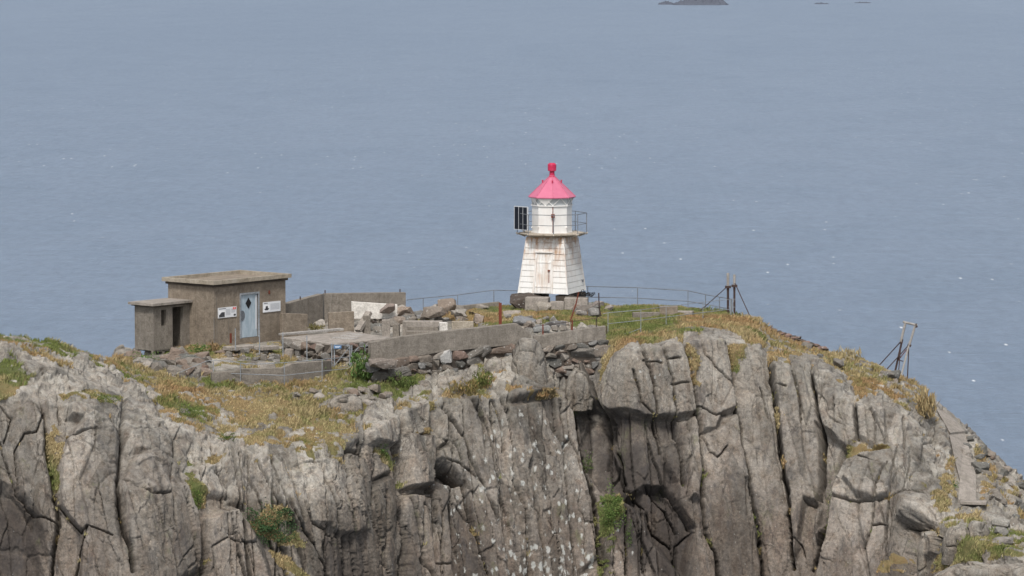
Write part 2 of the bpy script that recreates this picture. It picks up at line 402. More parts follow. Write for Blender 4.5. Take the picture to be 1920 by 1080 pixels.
for t, wd, dep, pts in CR:
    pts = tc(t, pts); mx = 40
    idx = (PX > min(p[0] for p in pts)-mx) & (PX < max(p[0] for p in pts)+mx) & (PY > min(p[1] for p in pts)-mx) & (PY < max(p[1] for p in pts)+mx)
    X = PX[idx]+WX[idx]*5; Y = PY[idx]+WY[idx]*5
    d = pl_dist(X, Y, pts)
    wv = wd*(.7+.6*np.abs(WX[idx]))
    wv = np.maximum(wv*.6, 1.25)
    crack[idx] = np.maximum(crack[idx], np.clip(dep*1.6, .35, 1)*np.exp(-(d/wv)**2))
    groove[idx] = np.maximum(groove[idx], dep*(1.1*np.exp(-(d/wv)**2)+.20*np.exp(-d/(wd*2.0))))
disp = -groove
# raised / recessed blocks: metres towards the viewer
BL = [
 ('D',1.3,9,[(305,740),(345,640),(400,590),(540,562),(640,620),(715,690),(740,760),(748,820),(700,850),(640,900),(640,1080),(650,1300),(180,1300),(260,1060),(290,900)]),
 ('D',.35,3,[(400,640),(520,660),(535,700),(520,790),(470,800),(400,780),(360,720)]),
 ('D',.25,3,[(640,900),(690,888),(730,915),(725,980),(690,1010),(640,1000)]),
 ('D',.35,4,[(0,180),(0,60),(180,190),(225,450),(225,700),(215,780),(160,770),(110,1050),(75,680),(50,520),(30,340)]),
 ('D',-.5,4,[(200,440),(240,460),(300,500),(330,540),(300,700),(250,860),(215,900),(230,680),(222,500)]),
 ('D',.5,4,[(240,470),(310,455),(320,520),(280,700),(240,900),(215,940),(205,860),(235,700)]),
 ('D',.5,4,[(455,400),(520,360),(570,350),(610,380),(650,520),(655,610),(560,560),(450,545)]),
 ('D',.35,4,[(705,440),(770,480),(780,600),(770,700),(720,700),(700,600)]),
 ('C',.35,3,[(385,270),(430,170),(490,100),(540,95),(600,110),(700,75),(715,90),(775,390),(700,408),(690,412),(610,410),(560,410),(480,378),(430,390),(400,370)]),
 ('C',-.40,5,[(385,385),(430,395),(560,415),(770,400),(745,480),(640,520),(640,600),(700,680),(640,760),(560,700),(480,700),(430,560),(395,470)]),
 ('C',-.9,5,[(265,330),(345,330),(400,420),(410,560),(480,690),(480,760),(380,720),(300,600)]),
 ('C',-.8,6,[(560,700),(640,700),(760,880),(720,1080),(600,930),(480,760)]),
 ('C',.4,4,[(720,40),(860,40),(905,100),(950,380),(880,400),(850,470),(800,470),(770,380),(730,180)]),
 ('C',.5,6,[(700,420),(780,400),(800,640),(790,760),(740,760),(720,600)]),
 ('C',.30,3,[(800,490),(860,470),(945,400),(985,600),(1050,1080),(1050,1300),(880,1300),(870,1080),(810,900),(800,640)]),
 ('C',.28,3,[(700,700),(790,760),(850,1000),(870,1300),(700,1300)]),
 ('D',.22,2.5,[(8,185),(85,190),(125,340),(140,440),(150,560),(215,770),(160,770),(110,1050),(75,680)]),
 ('D',.30,3,[(185,170),(290,200),(350,300),(370,340),(378,500),(330,550),(235,470),(205,330)]),
 ('D',.35,4,[(372,345),(440,340),(460,410),(455,540),(385,500)]),
 ('C',.6,6,[(20,70),(80,75),(130,100),(150,160),(158,320),(0,340),(-60,280),(-20,140)]),
 ('C',.6,5,[(220,170),(300,140),(345,290),(340,350),(270,330)]),
 ('C',.7,6,[(480,770),(570,800),(570,920),(690,1060),(700,1300),(380,1300),(400,860)]),
 ('C',.35,5,[(-40,370),(160,330),(250,280),(300,560),(350,760),(380,1080),(380,1300),(120,1300),(60,900),(-20,600)]),
 ('B',.7,3,[(600,490),(727,498),(727,705),(605,710)]),
 ('B',-.6,3,[(728,615),(790,625),(860,690),(840,700),(790,690),(730,665)]),
 ('B',.5,4,[(430,370),(580,355),(585,500),(570,530),(470,520),(430,450)]),
 ('B',.45,4,[(588,340),(720,330),(720,490),(600,490)]),
 ('B',.15,4,[(190,600),(330,590),(400,650),(450,680),(460,830),(430,900),(380,910),(330,860),(240,850),(190,760)]),
 ('B',-.15,4,[(310,870),(380,900),(470,890),(490,1080),(490,1300),(330,1300),(290,960)]),
 ('B',.5,4,[(590,740),(725,740),(735,1080),(735,1300),(620,1300)]),
 ('B',.5,5,[(740,720),(800,740),(825,1080),(825,1300),(735,1300)]),
 ('B',.5,6,[(800,380),(930,320),(1000,500),(1020,700),(1060,1080),(1060,1300),(960,1300),(900,850),(870,700),(800,620),(740,600),(760,480)]),
 ('B',.6,4,[(650,240),(740,210),(840,215),(845,290),(790,320),(650,310)]),
 ('B',.5,6,[(0,600),(110,570),(190,850),(190,880),(60,740)]),
 ('A',.6,6,[(255,600),(270,520),(350,440),(430,400),(490,480),(498,700),(500,850),(540,1080),(540,1300),(330,1300),(350,910),(250,790)]),
 ('A',.5,5,[(275,350),(330,330),(400,350),(420,410),(350,440),(280,420)]),
 ('A',.7,6,[(510,690),(560,590),(640,570),(720,620),(800,800),(815,900),(820,1300),(550,1300),(520,850)]),
 ('A',.4,5,[(520,360),(540,270),(600,280),(660,400),(700,470),(728,600),(640,570),(540,560)]),
 ('A',.4,6,[(50,380),(130,340),(185,430),(190,600),(240,850),(230,1080),(150,850),(70,730)]),
 ('A',-.5,8,[(0,690),(70,730),(150,830),(130,950),(180,1080),(180,1300),(-100,1300),(-100,690)]),
 ('A',.7,6,[(850,850),(900,810),(980,805),(1070,900),(1100,960),(1200,1300),(830,1300),(835,960)]),
 ('A',.5,5,[(920,540),(990,515),(1020,600),(1020,800),(960,770)]),
 ('A',.4,5,[(800,640),(900,620),(950,750),(870,740),(820,720)]),
]
for t, dep, sf, pts in BL:
    disp += dep*region(tc(t, pts), sf)
# how broken the rock is, from smooth slabs (0.1) to splintered (1)
bm_ = np.interp(PX+WX*14, [-900, 300, 345, 700, 940, 965, 1085, 1100, 1290, 1310, 1590, 1640, 1740, 1790, 2700], [.42, .42, .85, .9, .8, .6, .6, .75, .6, .36, .38, .5, .6, 1, 1])
bm_ = np.where((PX > 1100) & (PX < 1300) & (PY < 780), .2, bm_); bm_ = np.where((PX < 345) & (PY < 720), .6, bm_); bm_ = blur(bm_, 6, 6)
# procedural fracture, world space
lean = np.stack([base[..., 0]+.14*base[..., 2], base[..., 1], base[..., 2]], -1)
wq = (fbm(base*.8, 2, 77)*.20+fbm(base*5.5, 3, 78)*.07)[..., None]
f1, f2, rr, off = worley((lean+wq)*np.array([1.05, .8, .30])+5, 3)
big = (rr[..., 0]-.5)*.34 + off[..., 0]*(rr[..., 1]-.5)*.42 + off[..., 2]*(rr[..., 2]-.5)*.35
gate1 = np.clip(fbm(base*.6, 3, 301)*4+.5, 0, 1); e1 = 1-(1-np.clip((f2-f1)/.030, 0, 1))*gate1
g1, g2, r2, o2 = worley((lean+wq*.6)*np.array([2.6, 2.0, .95])+9, 13)
k1, k2, kr, ko = worley((lean+wq*.5)*np.array([1.25, .35, .085])+15, 63)
kg = np.clip(fbm(base*.45, 3, 311)*4+1.1, 0, 1); ke = 1-(1-np.clip((k2-k1)/.05, 0, 1))*kg
ke = 1-(1-ke)*np.clip(bm_*1.6-.35, 0, 1)
big = big*(.25+.4*bm_)+((kr[..., 0]-.5)*.55+ko[..., 0]*(kr[..., 1]-.5)*.35)*np.clip(bm_*1.3-.2, 0, 1)
m1, m2, mr, mo = worley((lean+wq*.3)*np.array([3.4, .6, .30])+25, 73)
mgt = np.clip(fbm(base*.5, 3, 312)*4-.25, 0, 1)*bm_; me_ = 1-(1-np.clip((m2-m1)/.07, 0, 1))*mgt
med0 = (mr[..., 0]-.5)*.16*mgt
med = med0+(r2[..., 0]-.5)*.15 + o2[..., 0]*(r2[..., 1]-.5)*.26 + o2[..., 2]*(r2[..., 2]-.5)*.20
gate2 = np.clip(fbm(base*.9, 3, 302)*4-.3, 0, 1); e2 = 1-(1-np.clip((g2-g1)/.045, 0, 1))*gate2
h1, h2, r3, o3 = worley((lean+wq*.4)*np.array([6.5, 5, 3.4]), 23)
sml = (r3[..., 0]-.5)*.07 + o3[..., 0]*(r3[..., 1]-.5)*.15 + o3[..., 2]*(r3[..., 2]-.5)*.12
patch = np.clip(fbm(base*.35, 2, 41)*2.2+.5, 0, 1)                  # where the rock is more broken
fine = fbm(base*np.array([5, 5, 3.5]), 4, 51, .6)*.05 + fbm(base*1.3, 3, 61)*.05
broken = np.clip(fbm(base*.25+3, 3, 421)*2.5+.35+np.clip((700-PX)/400, -.35, .5), .12, 1)*np.clip(bm_+.1, .2, 1)
e1 = 1-(1-e1)*np.clip(bm_*1.2+.1, 0, 1); e2 = 1-(1-e2)*np.clip(bm_*1.2, .12, 1)
rockd = big*.8 + med*(.25+.6*patch)*(.25+.75*broken) + sml*(.12+.5*patch)*broken + fine*.8
rockd -= (1-e1)*.14 + (1-e2)*.09*patch + (1-ke)*.30 + (1-me_)*.11*broken
tone = .5+(kr[..., 2]-.5)*.55*np.clip(bm_*1.5, .25, 1)+(rr[..., 2]-.5)*.45+fbm(lean*np.array([.8, .8, .15]), 3, 88)*.5+(mr[..., 2]-.5)*.25*mgt+(r2[..., 2]-.5)*.25
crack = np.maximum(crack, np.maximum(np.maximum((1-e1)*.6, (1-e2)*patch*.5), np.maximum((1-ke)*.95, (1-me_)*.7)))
# ---- grass mask (photo space regions, roughened)
GR = [
 [(-900,600),(0,624),(80,634),(150,655),(200,668),(215,682),(150,672),(110,664),(60,652),(0,646),(-900,700)],
 [(0,680),(20,668),(55,700),(50,730),(10,750),(-60,760),(-60,690)],
 [(205,672),(250,640),(330,640),(420,640),(540,640),(690,668),(705,720),(765,745),(745,757),(715,745),(690,738),(655,741),(690,765),(670,790),(665,830),(640,872),(600,866),(560,850),(490,842),(450,828),(415,834),(380,800),(345,800),(320,790),(300,760),(285,735),(245,722),(225,700),(195,690)],
 [(110,738),(180,732),(225,745),(220,758),(170,756),(120,745)],
 [(85,800),(110,790),(130,810),(108,880),(108,945),(95,900)],
 [(350,870),(400,845),(415,860),(380,880),(352,890)],[(345,880),(365,900),(385,930),(380,960),(360,955),(345,920)],
 [(700,700),(760,695),(800,700),(780,735),(720,730)],[(850,745),(900,700),(940,690),(935,705),(905,730),(920,745),(880,760),(800,770),(800,755)],
 [(960,742),(1030,735),(1035,748),(965,752)],[(765,810),(800,808),(800,820),(768,818)],
 [(700,835),(730,850),(735,880),(712,866)],
 [(740,590),(860,575),(960,566),(1110,572),(1150,572),(1300,576),(1410,590),(1440,625),(1430,650),(1400,640),(1380,622),(1330,616),(1285,622),(1280,640),(1245,638),(1200,648),(1150,668),(1128,720),(1122,700),(1135,650),(1130,612),(1000,612),(900,612)],
 [(1285,640),(1300,670),(1305,730),(1295,720),(1285,680)],[(1365,645),(1400,640),(1385,700),(1370,690)],
 [(1436,622),(1480,640),(1550,656),(1650,680),(1690,710),(1745,760),(1760,790),(1728,786),(1712,750),(1690,715),(1660,720),(1640,745),(1604,748),(1596,720),(1560,685),(1530,672),(1500,672),(1440,688)],
 [(1590,830),(1620,825),(1690,852),(1680,858),(1620,856),(1590,870),(1570,960),(1545,1020),(1555,940),(1580,880)],
 [(1780,850),(1795,870),(1805,930),(1770,930),(1755,905),(1770,880)],
 [(1815,828),(1870,880),(1860,910),(1835,950),(1832,900)],[(1745,1000),(1790,960),(1835,960),(1845,1000),(1900,995),(1990,1000),(1990,1040),(1880,1044),(1780,1068),(1700,1095),(1660,1095),(1690,1060),(1750,1050),(1780,1020)],
 [(1870,900),(1930,905),(1990,920),(1990,940),(1900,935)],
 [(1115,930),(1160,915),(1170,940),(1150,990),(1140,1080),(1120,1080),(1125,990)],
 [(455,945),(520,930),(560,1000),(570,1030),(520,1020),(470,990)],
 [(500,1030),(540,1040),(580,1090),(540,1090)],
]
grass = np.zeros(PX.shape)
for g in GR: grass = np.maximum(grass, region(g, 5, 9.0))
gn = fbm(base*np.array([.8, .8, .8]), 4, 91, .6)
gn2 = fbm(base*np.array([2.6, 2.6, 2.6]), 3, 92, .6)
outc = np.clip((gn*.75+gn2*.7+.02)*6, 0, 1)                        # rock outcrops poking through the turf
inner = ((PX > 620) & (PX < 1460) & (PY < 650))
outc = np.where(inner, outc*.6, outc); outc = np.where((PX > 330) & (PX < 690) & (PY > 735), np.clip(outc*1.0, 0, 1), outc)
outc = np.where(PX > 1420, np.clip(outc+np.clip(gn2*3+.1, 0, 1)*.8, 0, 1), outc)
grass = np.clip(grass*1.5-.25-outc*.9, 0, 1)
grass = np.maximum(grass, np.clip((nb[..., 2]-.62)*4, 0, 1)*np.clip(gn*6-1.3, 0, 1)*.8*(1-steep)*(PX > -200))
# small turf pockets in cracks
grass = np.maximum(grass, np.clip(groove*3-.3, 0, 1)*np.clip(gn2*6-1.6, 0, 1))
# ---- flat working areas  (under the walls, slabs and buildings)
flat = np.zeros(PX.shape)
for g in [[(300,560),(530,560),(850,560),(850,600),(700,668),(620,700),(430,700),(250,690),(250,640)], [(960,560),(1110,560),(1110,590),(960,590)]]:
    flat = np.maximum(flat, region(g, 12, 2))
pathm = np.zeros(PX.shape)
for g in [[(1750, 765), (1778, 770), (1815, 812), (1838, 893), (1838, 950), (1792, 945), (1785, 867), (1772, 815)]]: pathm = np.maximum(pathm, region(g, 5, 1))
gb = fbm(base*2.2, 3, 71)*.10 + np.abs(fbm(base*.7, 3, 72))*.25
grass *= (1-pathm)
lev = steep*rockd + (1-steep)*(rockd*.55+outc*.16)
grass = grass*(1-flat*np.clip(.55-gn*2.5, 0, 1)*((PX > 380) & (PX < 860)))
d_all = np.where(True, disp*np.clip(steep+.25, 0, 1) + lev*(1-grass) + grass*(gb*.8+lev*.25), 0)
d_all = d_all*(1-pathm)-.05*pathm
d_all = d_all*(1-flat) + flat*fbm(base*1.5, 3, 75)*.05
edge = np.clip((PY-KX[0, 0][None, :])/6, 0.35, 1)
rim = d_all
pos = base + nb*(rim*edge)[..., None]
# attributes
lich = np.zeros(PX.shape)
for g, a in [([(960,760),(1060,790),(1110,900),(1140,1130),(850,1130),(840,980),(800,900),(860,860),(900,760)], 1.0), ([(760,740),(810,740),(810,920),(780,1000),(690,980),(700,860)], .55),
          ([(1130,690),(1180,640),(1230,640),(1300,700),(1220,780),(1140,730)], .6), ([(700,700),(860,690),(850,760),(690,800),(660,760)], .5), ([(940,650),(1020,640),(1030,740),(940,745)], .3),
          ([(560,880),(700,880),(690,1000),(560,1000)], .35), ([(960,1010),(1130,1000),(1140,1130),(900,1130)], 1.3), ([(1130,960),(1180,950),(1220,1130),(1130,1130)], .7)]:
    lich = np.maximum(lich, a*region(g, 18, 12))
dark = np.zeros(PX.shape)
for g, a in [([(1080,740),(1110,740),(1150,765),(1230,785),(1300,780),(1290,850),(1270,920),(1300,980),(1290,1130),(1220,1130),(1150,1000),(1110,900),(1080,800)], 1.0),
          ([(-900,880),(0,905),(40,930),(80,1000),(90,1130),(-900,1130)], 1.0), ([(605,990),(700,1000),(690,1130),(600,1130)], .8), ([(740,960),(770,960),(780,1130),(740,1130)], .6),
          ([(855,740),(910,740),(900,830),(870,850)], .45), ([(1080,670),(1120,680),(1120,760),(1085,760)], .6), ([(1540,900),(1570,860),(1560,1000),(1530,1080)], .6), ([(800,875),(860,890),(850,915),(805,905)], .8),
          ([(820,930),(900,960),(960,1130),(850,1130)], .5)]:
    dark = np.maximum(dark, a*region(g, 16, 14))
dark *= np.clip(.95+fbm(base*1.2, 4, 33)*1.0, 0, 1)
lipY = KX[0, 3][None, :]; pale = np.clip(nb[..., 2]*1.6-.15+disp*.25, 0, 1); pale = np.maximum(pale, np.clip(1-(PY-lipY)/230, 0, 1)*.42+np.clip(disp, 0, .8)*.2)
green = np.clip(fbm(base*.5, 3, 55)*2.2+.12, 0, 1)
for g, a in [([(360,690),(620,640),(700,650),(760,740),(560,730),(400,735)], .30), ([(1100,570),(1300,575),(1260,620),(1130,640)], .9), ([(130,738),(225,740),(220,760)], 1), ([(330,760),(385,765),(390,800),(330,790)], 1), ([(400,800),(455,830),(430,840)], 1),
             ([(1115,930),(1170,915),(1140,1080),(1120,1080)], 1), ([(345,880),(385,930),(360,960)], 1), ([(1790,980),(1990,990),(1990,1040),(1760,1060)], .7), ([(660,670),(700,680),(705,725),(665,715)], 1), ([(1540,860),(1600,830),(1570,1000),(1540,1020)], .8), ([(455,935),(560,1000),(570,1030)], 1)]:
    green = np.maximum(green, a*region(g, 8, 8))
green = np.where(((PX > 380) & (PX < 680) & (PY > 735)) | (PX > 1430) & (PY < 800), green*.45, green)
# ---- back side and foot of the headland
def skirt_back():
    rows = []
    b0 = pos[0]
    for d, dz in [(.5,.12),(1.2,.45),(2.5,1.2),(5,3),(9,7),(14,14),(20,24),(26,40)]:
        r = b0.copy(); r[:, 1] += d; r[:, 2] -= dz
        r += fbm(np.stack([b0[:, 0]*.5, b0[:, 1]*0+d, b0[:, 2]*.2], -1), 3, 99)[:, None]*min(d*.2, 2)*np.array([0, 1, .3])
        r[:, 2] = np.where(dz >= 40, SEA-2, r[:, 2]); rows.append(r)
    return rows[::-1]
def skirt_front():
    rows = []; b0 = pos[-1]
    for d, dz in [(.3,1.5),(1,4),(2,8),(4,14),(8,22),(16,30)]:
        r = b0.copy(); r[:, 1] -= d; r[:, 2] -= dz
        r += fbm(np.stack([b0[:, 0]*.5, b0[:, 1]*0+d, b0[:, 2]*.2], -1), 3, 98)[:, None]*min(d*.4, 1.5)*np.array([0, 1, .3])
        r[:, 2] = np.where(dz >= 30, SEA-2, r[:, 2]); rows.append(r)
    return rows
sb = skirt_back(); sf_ = skirt_front()
full = np.concatenate([np.stack(sb), pos, np.stack(sf_)], 0)
def padattr(a): return np.concatenate([np.repeat(a[:1], len(sb), 0), a, np.repeat(a[-1:], len(sf_), 0)], 0)
def grid_mesh(name, G, attrs, m):
    nr, nc = G.shape[:2]; me = bpy.data.meshes.new(name)
    me.vertices.add(nr*nc); me.vertices.foreach_set('co', G.reshape(-1).astype(np.float32))
    i = np.arange((nr-1)*(nc-1)); r = i//(nc-1); c = i % (nc-1); a = r*nc+c
    q = np.stack([a, a+nc, a+nc+1, a+1], 1).astype(np.int32)
    me.loops.add(q.size); me.loops.foreach_set('vertex_index', q.reshape(-1))
    me.polygons.add(len(q)); me.polygons.foreach_set('loop_start', np.arange(0, q.size, 4, dtype=np.int32))
    me.polygons.foreach_set('loop_total', np.full(len(q), 4, np.int32))
    me.polygons.foreach_set('use_smooth', np.ones(len(q), bool))
    for k, va in attrs.items():
        at = me.attributes.new(k, 'FLOAT', 'POINT'); at.data.foreach_set('value', va.reshape(-1).astype(np.float32))
    me.update(calc_edges=True); me.validate()
    o = bpy.data.objects.new(name, me); COL.objects.link(o); me.materials.append(m); return o
def rock_color(n, p3):
    """weathered gneiss colour sockets from world position"""
    a = n.noise(n.pos((.55, .55, .35)), 1, 5, .6)
    st = n.noise(n.pos((2.2, 2.2, .22), (0, .14, 0)), 1, 6, .65)
    gr = n.noise(n.pos(), 9, 8, .75)
    sp = n.noise(n.pos(), 32, 4, .8)
    c = n.mix(n.ramp(a, [(.35, 0), (.65, 1)]), (.112, .093, .073), (.174, .147, .117))
    c = n.mix(n.math('MULTIPLY', n.ramp(st, [(.44, 0), (.60, 1)]), .55), c, (.160, .152, .136))
    c = n.mix(n.math('MULTIPLY', n.ramp(st, [(.33, 1), (.46, 0)]), .62), c, (.100, .074, .060))
    c = n.mix(1, c, n.ramp(gr, [(.30, .34), (.5, .98), (.70, 1.7)]), 'MULTIPLY')
    c = n.mix(1, c, n.ramp(sp, [(.28, .5), (.5, 1), (.72, 1.6)]), 'MULTIPLY')
    return c, a, st, gr, sp
def land_fn(n, b):
    c, a, st, gr, sp = rock_color(n, None)
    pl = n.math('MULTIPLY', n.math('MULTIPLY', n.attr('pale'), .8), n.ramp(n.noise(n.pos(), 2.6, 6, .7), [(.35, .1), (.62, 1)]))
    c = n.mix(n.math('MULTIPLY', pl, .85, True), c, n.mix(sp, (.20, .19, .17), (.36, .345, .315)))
    tn = n.new('ShaderNodeMapRange'); n.L(n.attr('tone'), tn.inputs[0]); tn.inputs[3].default_value = .58; tn.inputs[4].default_value = 1.48
    c = n.mix(1, c, tn.outputs[0], 'MULTIPLY')
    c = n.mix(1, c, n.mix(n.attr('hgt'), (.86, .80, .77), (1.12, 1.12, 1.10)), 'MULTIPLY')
    # dark seepage stains, with overhang shade painted into the recesses
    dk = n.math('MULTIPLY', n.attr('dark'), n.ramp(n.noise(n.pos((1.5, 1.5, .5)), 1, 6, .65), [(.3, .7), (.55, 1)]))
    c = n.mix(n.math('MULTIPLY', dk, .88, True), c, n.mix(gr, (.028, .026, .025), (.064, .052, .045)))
    dk2 = n.ramp(n.noise(n.pos((1.6, 1.6, .22), (0, .14, 0)), 1, 7, .74), [(.53, 0), (.64, 1)])
    c = n.mix(n.math('MULTIPLY', dk2, .62), c, (.065, .06, .058))
    # hairline cracks
    ck = n.vor(n.mix(.5, n.pos((1.1, 1.1, .42), (0, .14, 0)), n.noise(n.pos((1, 1, .6)), 2.2, 6, .7), 'ADD'), 1, 'DISTANCE_TO_EDGE')
    ckm = n.math('MULTIPLY', n.ramp(ck, [(.0, 1), (.022, 0)]), n.ramp(n.noise(n.pos(), .9, 4, .65), [(.47, 0), (.58, 1)]))
    c = n.mix(n.math('MULTIPLY', ckm, .75), c, (.05, .042, .036))
    c = n.mix(n.math('MULTIPLY', n.attr('crack'), .9, True), c, (.03, .027, .023))  # crevice shade painted dark along the joints, together with crack dirt
    # lichen
    li = n.math('ADD', n.math('MULTIPLY', n.vor(n.pos((1, 1, .6)), 3.3, 'F1'), .55), n.math('MULTIPLY', n.noise(n.pos((1, 1, .7)), 7, 6, .75), .62))
    lc = n.noise(n.pos(), 1.6, 5, .7)
    thr = n.math('ADD', n.math('MULTIPLY', n.attr('lichen'), .22), n.math('MULTIPLY', lc, .44))
    lm = n.math('MULTIPLY', n.math('SUBTRACT', thr, n.math('SUBTRACT', li, .012)), 14, True)
    lm = n.math('MULTIPLY', lm, n.ramp(n.attr('lichen'), [(.05, .0), (.4, 1)]))
    sp2 = n.vor(n.pos(), 4.2, 'F1'); gate = n.vor(n.pos(), 4.2, 'F1', 'Color')
    sm = n.math('MULTIPLY', n.ramp(n.math('ADD', sp2, n.math('MULTIPLY', sp, .1)), [(.12, 1), (.16, 0)]), n.ramp(gate, [(.62, 0), (.66, 1)]))
    c = n.mix(n.math('MAXIMUM', n.math('MULTIPLY', lm, .85), n.math('MULTIPLY', sm, .45)), c, n.mix(sp, (.30, .30, .275), (.52, .52, .48)))
    # yellow-green lichen / moss film
    ms = n.math('MULTIPLY', n.ramp(n.noise(n.pos((1.2, 1.2, .6)), 1, 7, .75), [(.60, 0), (.72, 1)]), .45)
    c = n.mix(ms, c, (.13, .14, .06))
    # turf
    t1 = n.noise(n.pos(), 3, 6, .7); t2 = n.noise(n.pos(), 14, 5, .8)
    dry = n.mix(t2, (.10, .078, .035), (.27, .215, .11)); dry = n.mix(n.math('MULTIPLY', n.ramp(t1, [(.4, 0), (.6, 1)]), .6), dry, (.17, .105, .05))
    grn = n.mix(t2, (.045, .055, .018), (.125, .14, .05))
    g = n.mix(n.math('ADD', n.attr('green'), n.math('SUBTRACT', n.noise(n.pos(), 5, 5, .7), .5), True), dry, grn)
    gm = n.ramp(n.math('ADD', n.attr('grass'), n.math('MULTIPLY', n.math('SUBTRACT', t2, .5), .9)), [(.38, 0), (.52, 1)])
    c = n.mix(gm, c, g)
    n.L(c, b.inputs['Base Color']); b.inputs['Roughness'].default_value = .9
    b.inputs['Specular IOR Level'].default_value = .2
    k = n.bump(b, n.noise(n.pos((4, 4, 2.2)), 1, 8, .7), .9, .09)
    k = n.bump(b, ckm, -.8, .03, k) if False else k
    n.bump(b, gr, .6, .03, k)
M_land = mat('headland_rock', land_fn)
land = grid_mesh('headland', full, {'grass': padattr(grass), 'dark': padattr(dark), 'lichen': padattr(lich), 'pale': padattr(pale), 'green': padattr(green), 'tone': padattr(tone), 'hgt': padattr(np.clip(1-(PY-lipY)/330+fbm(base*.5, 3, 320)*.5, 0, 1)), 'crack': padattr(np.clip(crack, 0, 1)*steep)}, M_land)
props(land, 'grey jointed sea cliff with dry grass on its top', None, None, 'structure')
# flip check
me = land.data
if me.polygons[(len(sb)+200)*(len(cols)-1)+600].normal.y > 0: me.flip_normals()
# ---- lookup: terrain point seen at a photo pixel
def G(px, py):
    j = int(np.argmin(np.abs(cols-px))); col = PY[:, j]; i = int(np.argmin(np.abs(col-py)))
    return Vector(pos[i, j])
def ground_z(x, y):
    """terrain height below/above world point, from the plateau rows"""
    px = 960+x/(y-CAMY)*FPX*math.cos(R(PITCH)); j = int(np.argmin(np.abs(cols-px)))
    pc = pos[:, max(0, j-2):j+3].reshape(-1, 3); k = np.argsort((pc[:, 1]-y)**2+(pc[:, 0]-x)**2)[:4]
    return float(pc[k, 2].mean())
# ---------------------------------------------------------------- object materials
def conc_fn(c0, c1, stain=.5, board=True, bs=1.0, lich=.3):
    def f(n, b):
        a = n.noise(n.co(), 1.1, 6, .65); fi = n.noise(n.co(), 18, 6, .75); mi = n.noise(n.co(), 4.5, 6, .7)
        c = n.mix(n.ramp(a, [(.32, 0), (.68, 1)]), c0, c1)
        c = n.mix(1, c, n.ramp(mi, [(.25, .72), (.5, 1), (.75, 1.22)]), 'MULTIPLY')
        c = n.mix(1, c, n.ramp(fi, [(.25, .68), (.5, 1), (.75, 1.3)]), 'MULTIPLY')
        st = n.noise(n.co((5, 5, .35)), 1, 5, .7)
        c = n.mix(n.math('MULTIPLY', n.ramp(st, [(.52, 0), (.70, 1)]), stain), c, (.075, .066, .056))
        st2 = n.noise(n.co((7, 7, .5)), 1, 5, .7)
        c = n.mix(n.math('MULTIPLY', n.ramp(st2, [(.60, 0), (.72, 1)]), lich), c, (.42, .40, .36))
        n.L(c, b.inputs['Base Color']); b.inputs['Roughness'].default_value = .92; b.inputs['Specular IOR Level'].default_value = .2
        k = n.bump(b, fi, .5*bs, .02); k = n.bump(b, mi, .6*bs, .04, k)
        if board:
            x = n.new('ShaderNodeSeparateXYZ'); n.L(n.co(), x.inputs[0])
            fr = n.math('FRACT', n.math('MULTIPLY', x.outputs[2], 6.2)); n.bump(b, n.ramp(fr, [(0, 0), (.05, 1), (.95, 1), (1, 0)]), .5, .008, k)
    return f
M_conc = mat('weathered_concrete', conc_fn((.175, .143, .110), (.262, .218, .168), .3, lich=.15))
M_conc2 = mat('grey_concrete', conc_fn((.165, .145, .120), (.235, .208, .175), .4, lich=.3))
M_slab = mat('pale_concrete', conc_fn((.22, .195, .165), (.32, .285, .25), .3, False, lich=.3))
M_rim = mat('lichen_concrete', conc_fn((.26, .22, .165), (.36, .32, .26), .2, False, lich=.3))
M_render = mat('white_render', conc_fn((.52, .49, .44), (.66, .63, .58), .12, False, lich=.5))
M_wood = mat('weathered_wood', conc_fn((.26, .24, .22), (.36, .34, .31), .5, False))
M_tar = mat('dark_tarred_wood', conc_fn((.05, .042, .036), (.10, .082, .066), .5, False, lich=.1))
def white_fn(rust=.3, grime=.25, grid=None):
    def f(n, b):
        c = n.mix(n.noise(n.co(), 3, 5, .6), (.66, .65, .62), (.82, .81, .78))
        st = n.noise(n.co((9, 9, .7)), 1, 5, .7)
        c = n.mix(n.math('MULTIPLY', n.ramp(st, [(.50, 0), (.66, 1)]), grime), c, (.50, .46, .39))
        x = n.new('ShaderNodeSeparateXYZ'); n.L(n.co(), x.inputs[0])
        hi = n.ramp(x.outputs[2], [(.0, 0), (1, 1)]) if grid is None else n.ramp(n.math('MULTIPLY', x.outputs[2], 1/grid), [(.1, 0), (.45, .25), (.82, .6), (.97, 1)])
        r1 = n.noise(n.co((5, 5, .5)), 1, 6, .75)
        rm = n.math('MULTIPLY', n.math('ADD', n.ramp(r1, [(.46, 0), (.64, 1)]), n.math('MULTIPLY', n.ramp(n.noise(n.co(), 2.2, 5, .6), [(.4, 0), (.6, 1)]), .5)), n.math('MULTIPLY', hi, rust), True)
        c = n.mix(rm, c, (.42, .25, .14))
        ch = n.noise(n.co((4, 4, 3)), 2.2, 7, .8)
        c = n.mix(n.math('MULTIPLY', n.ramp(ch, [(.66, 0), (.69, 1)]), .55), c, (.20, .19, .17))
        if grid:
            fz = n.math('FRACT', n.math('MULTIPLY', x.outputs[2], 10/2.53)); c = n.mix(n.math('MULTIPLY', n.ramp(fz, [(0, 1), (.03, 0), (.95, 0), (.98, 1)]), .35), c, (.22, .19, .16))
        n.L(c, b.inputs['Base Color']); b.inputs['Roughness'].default_value = .6
        n.bump(b, n.noise(n.co(), 14, 5, .7), .25, .01)
    return f
M_white = mat('white_cladding', white_fn(1.25, .4, 2.55))
M_wht2 = mat('white_painted_steel', white_fn(.10, .10))
M_door = mat('white_plank_door', white_fn(.42, .75))
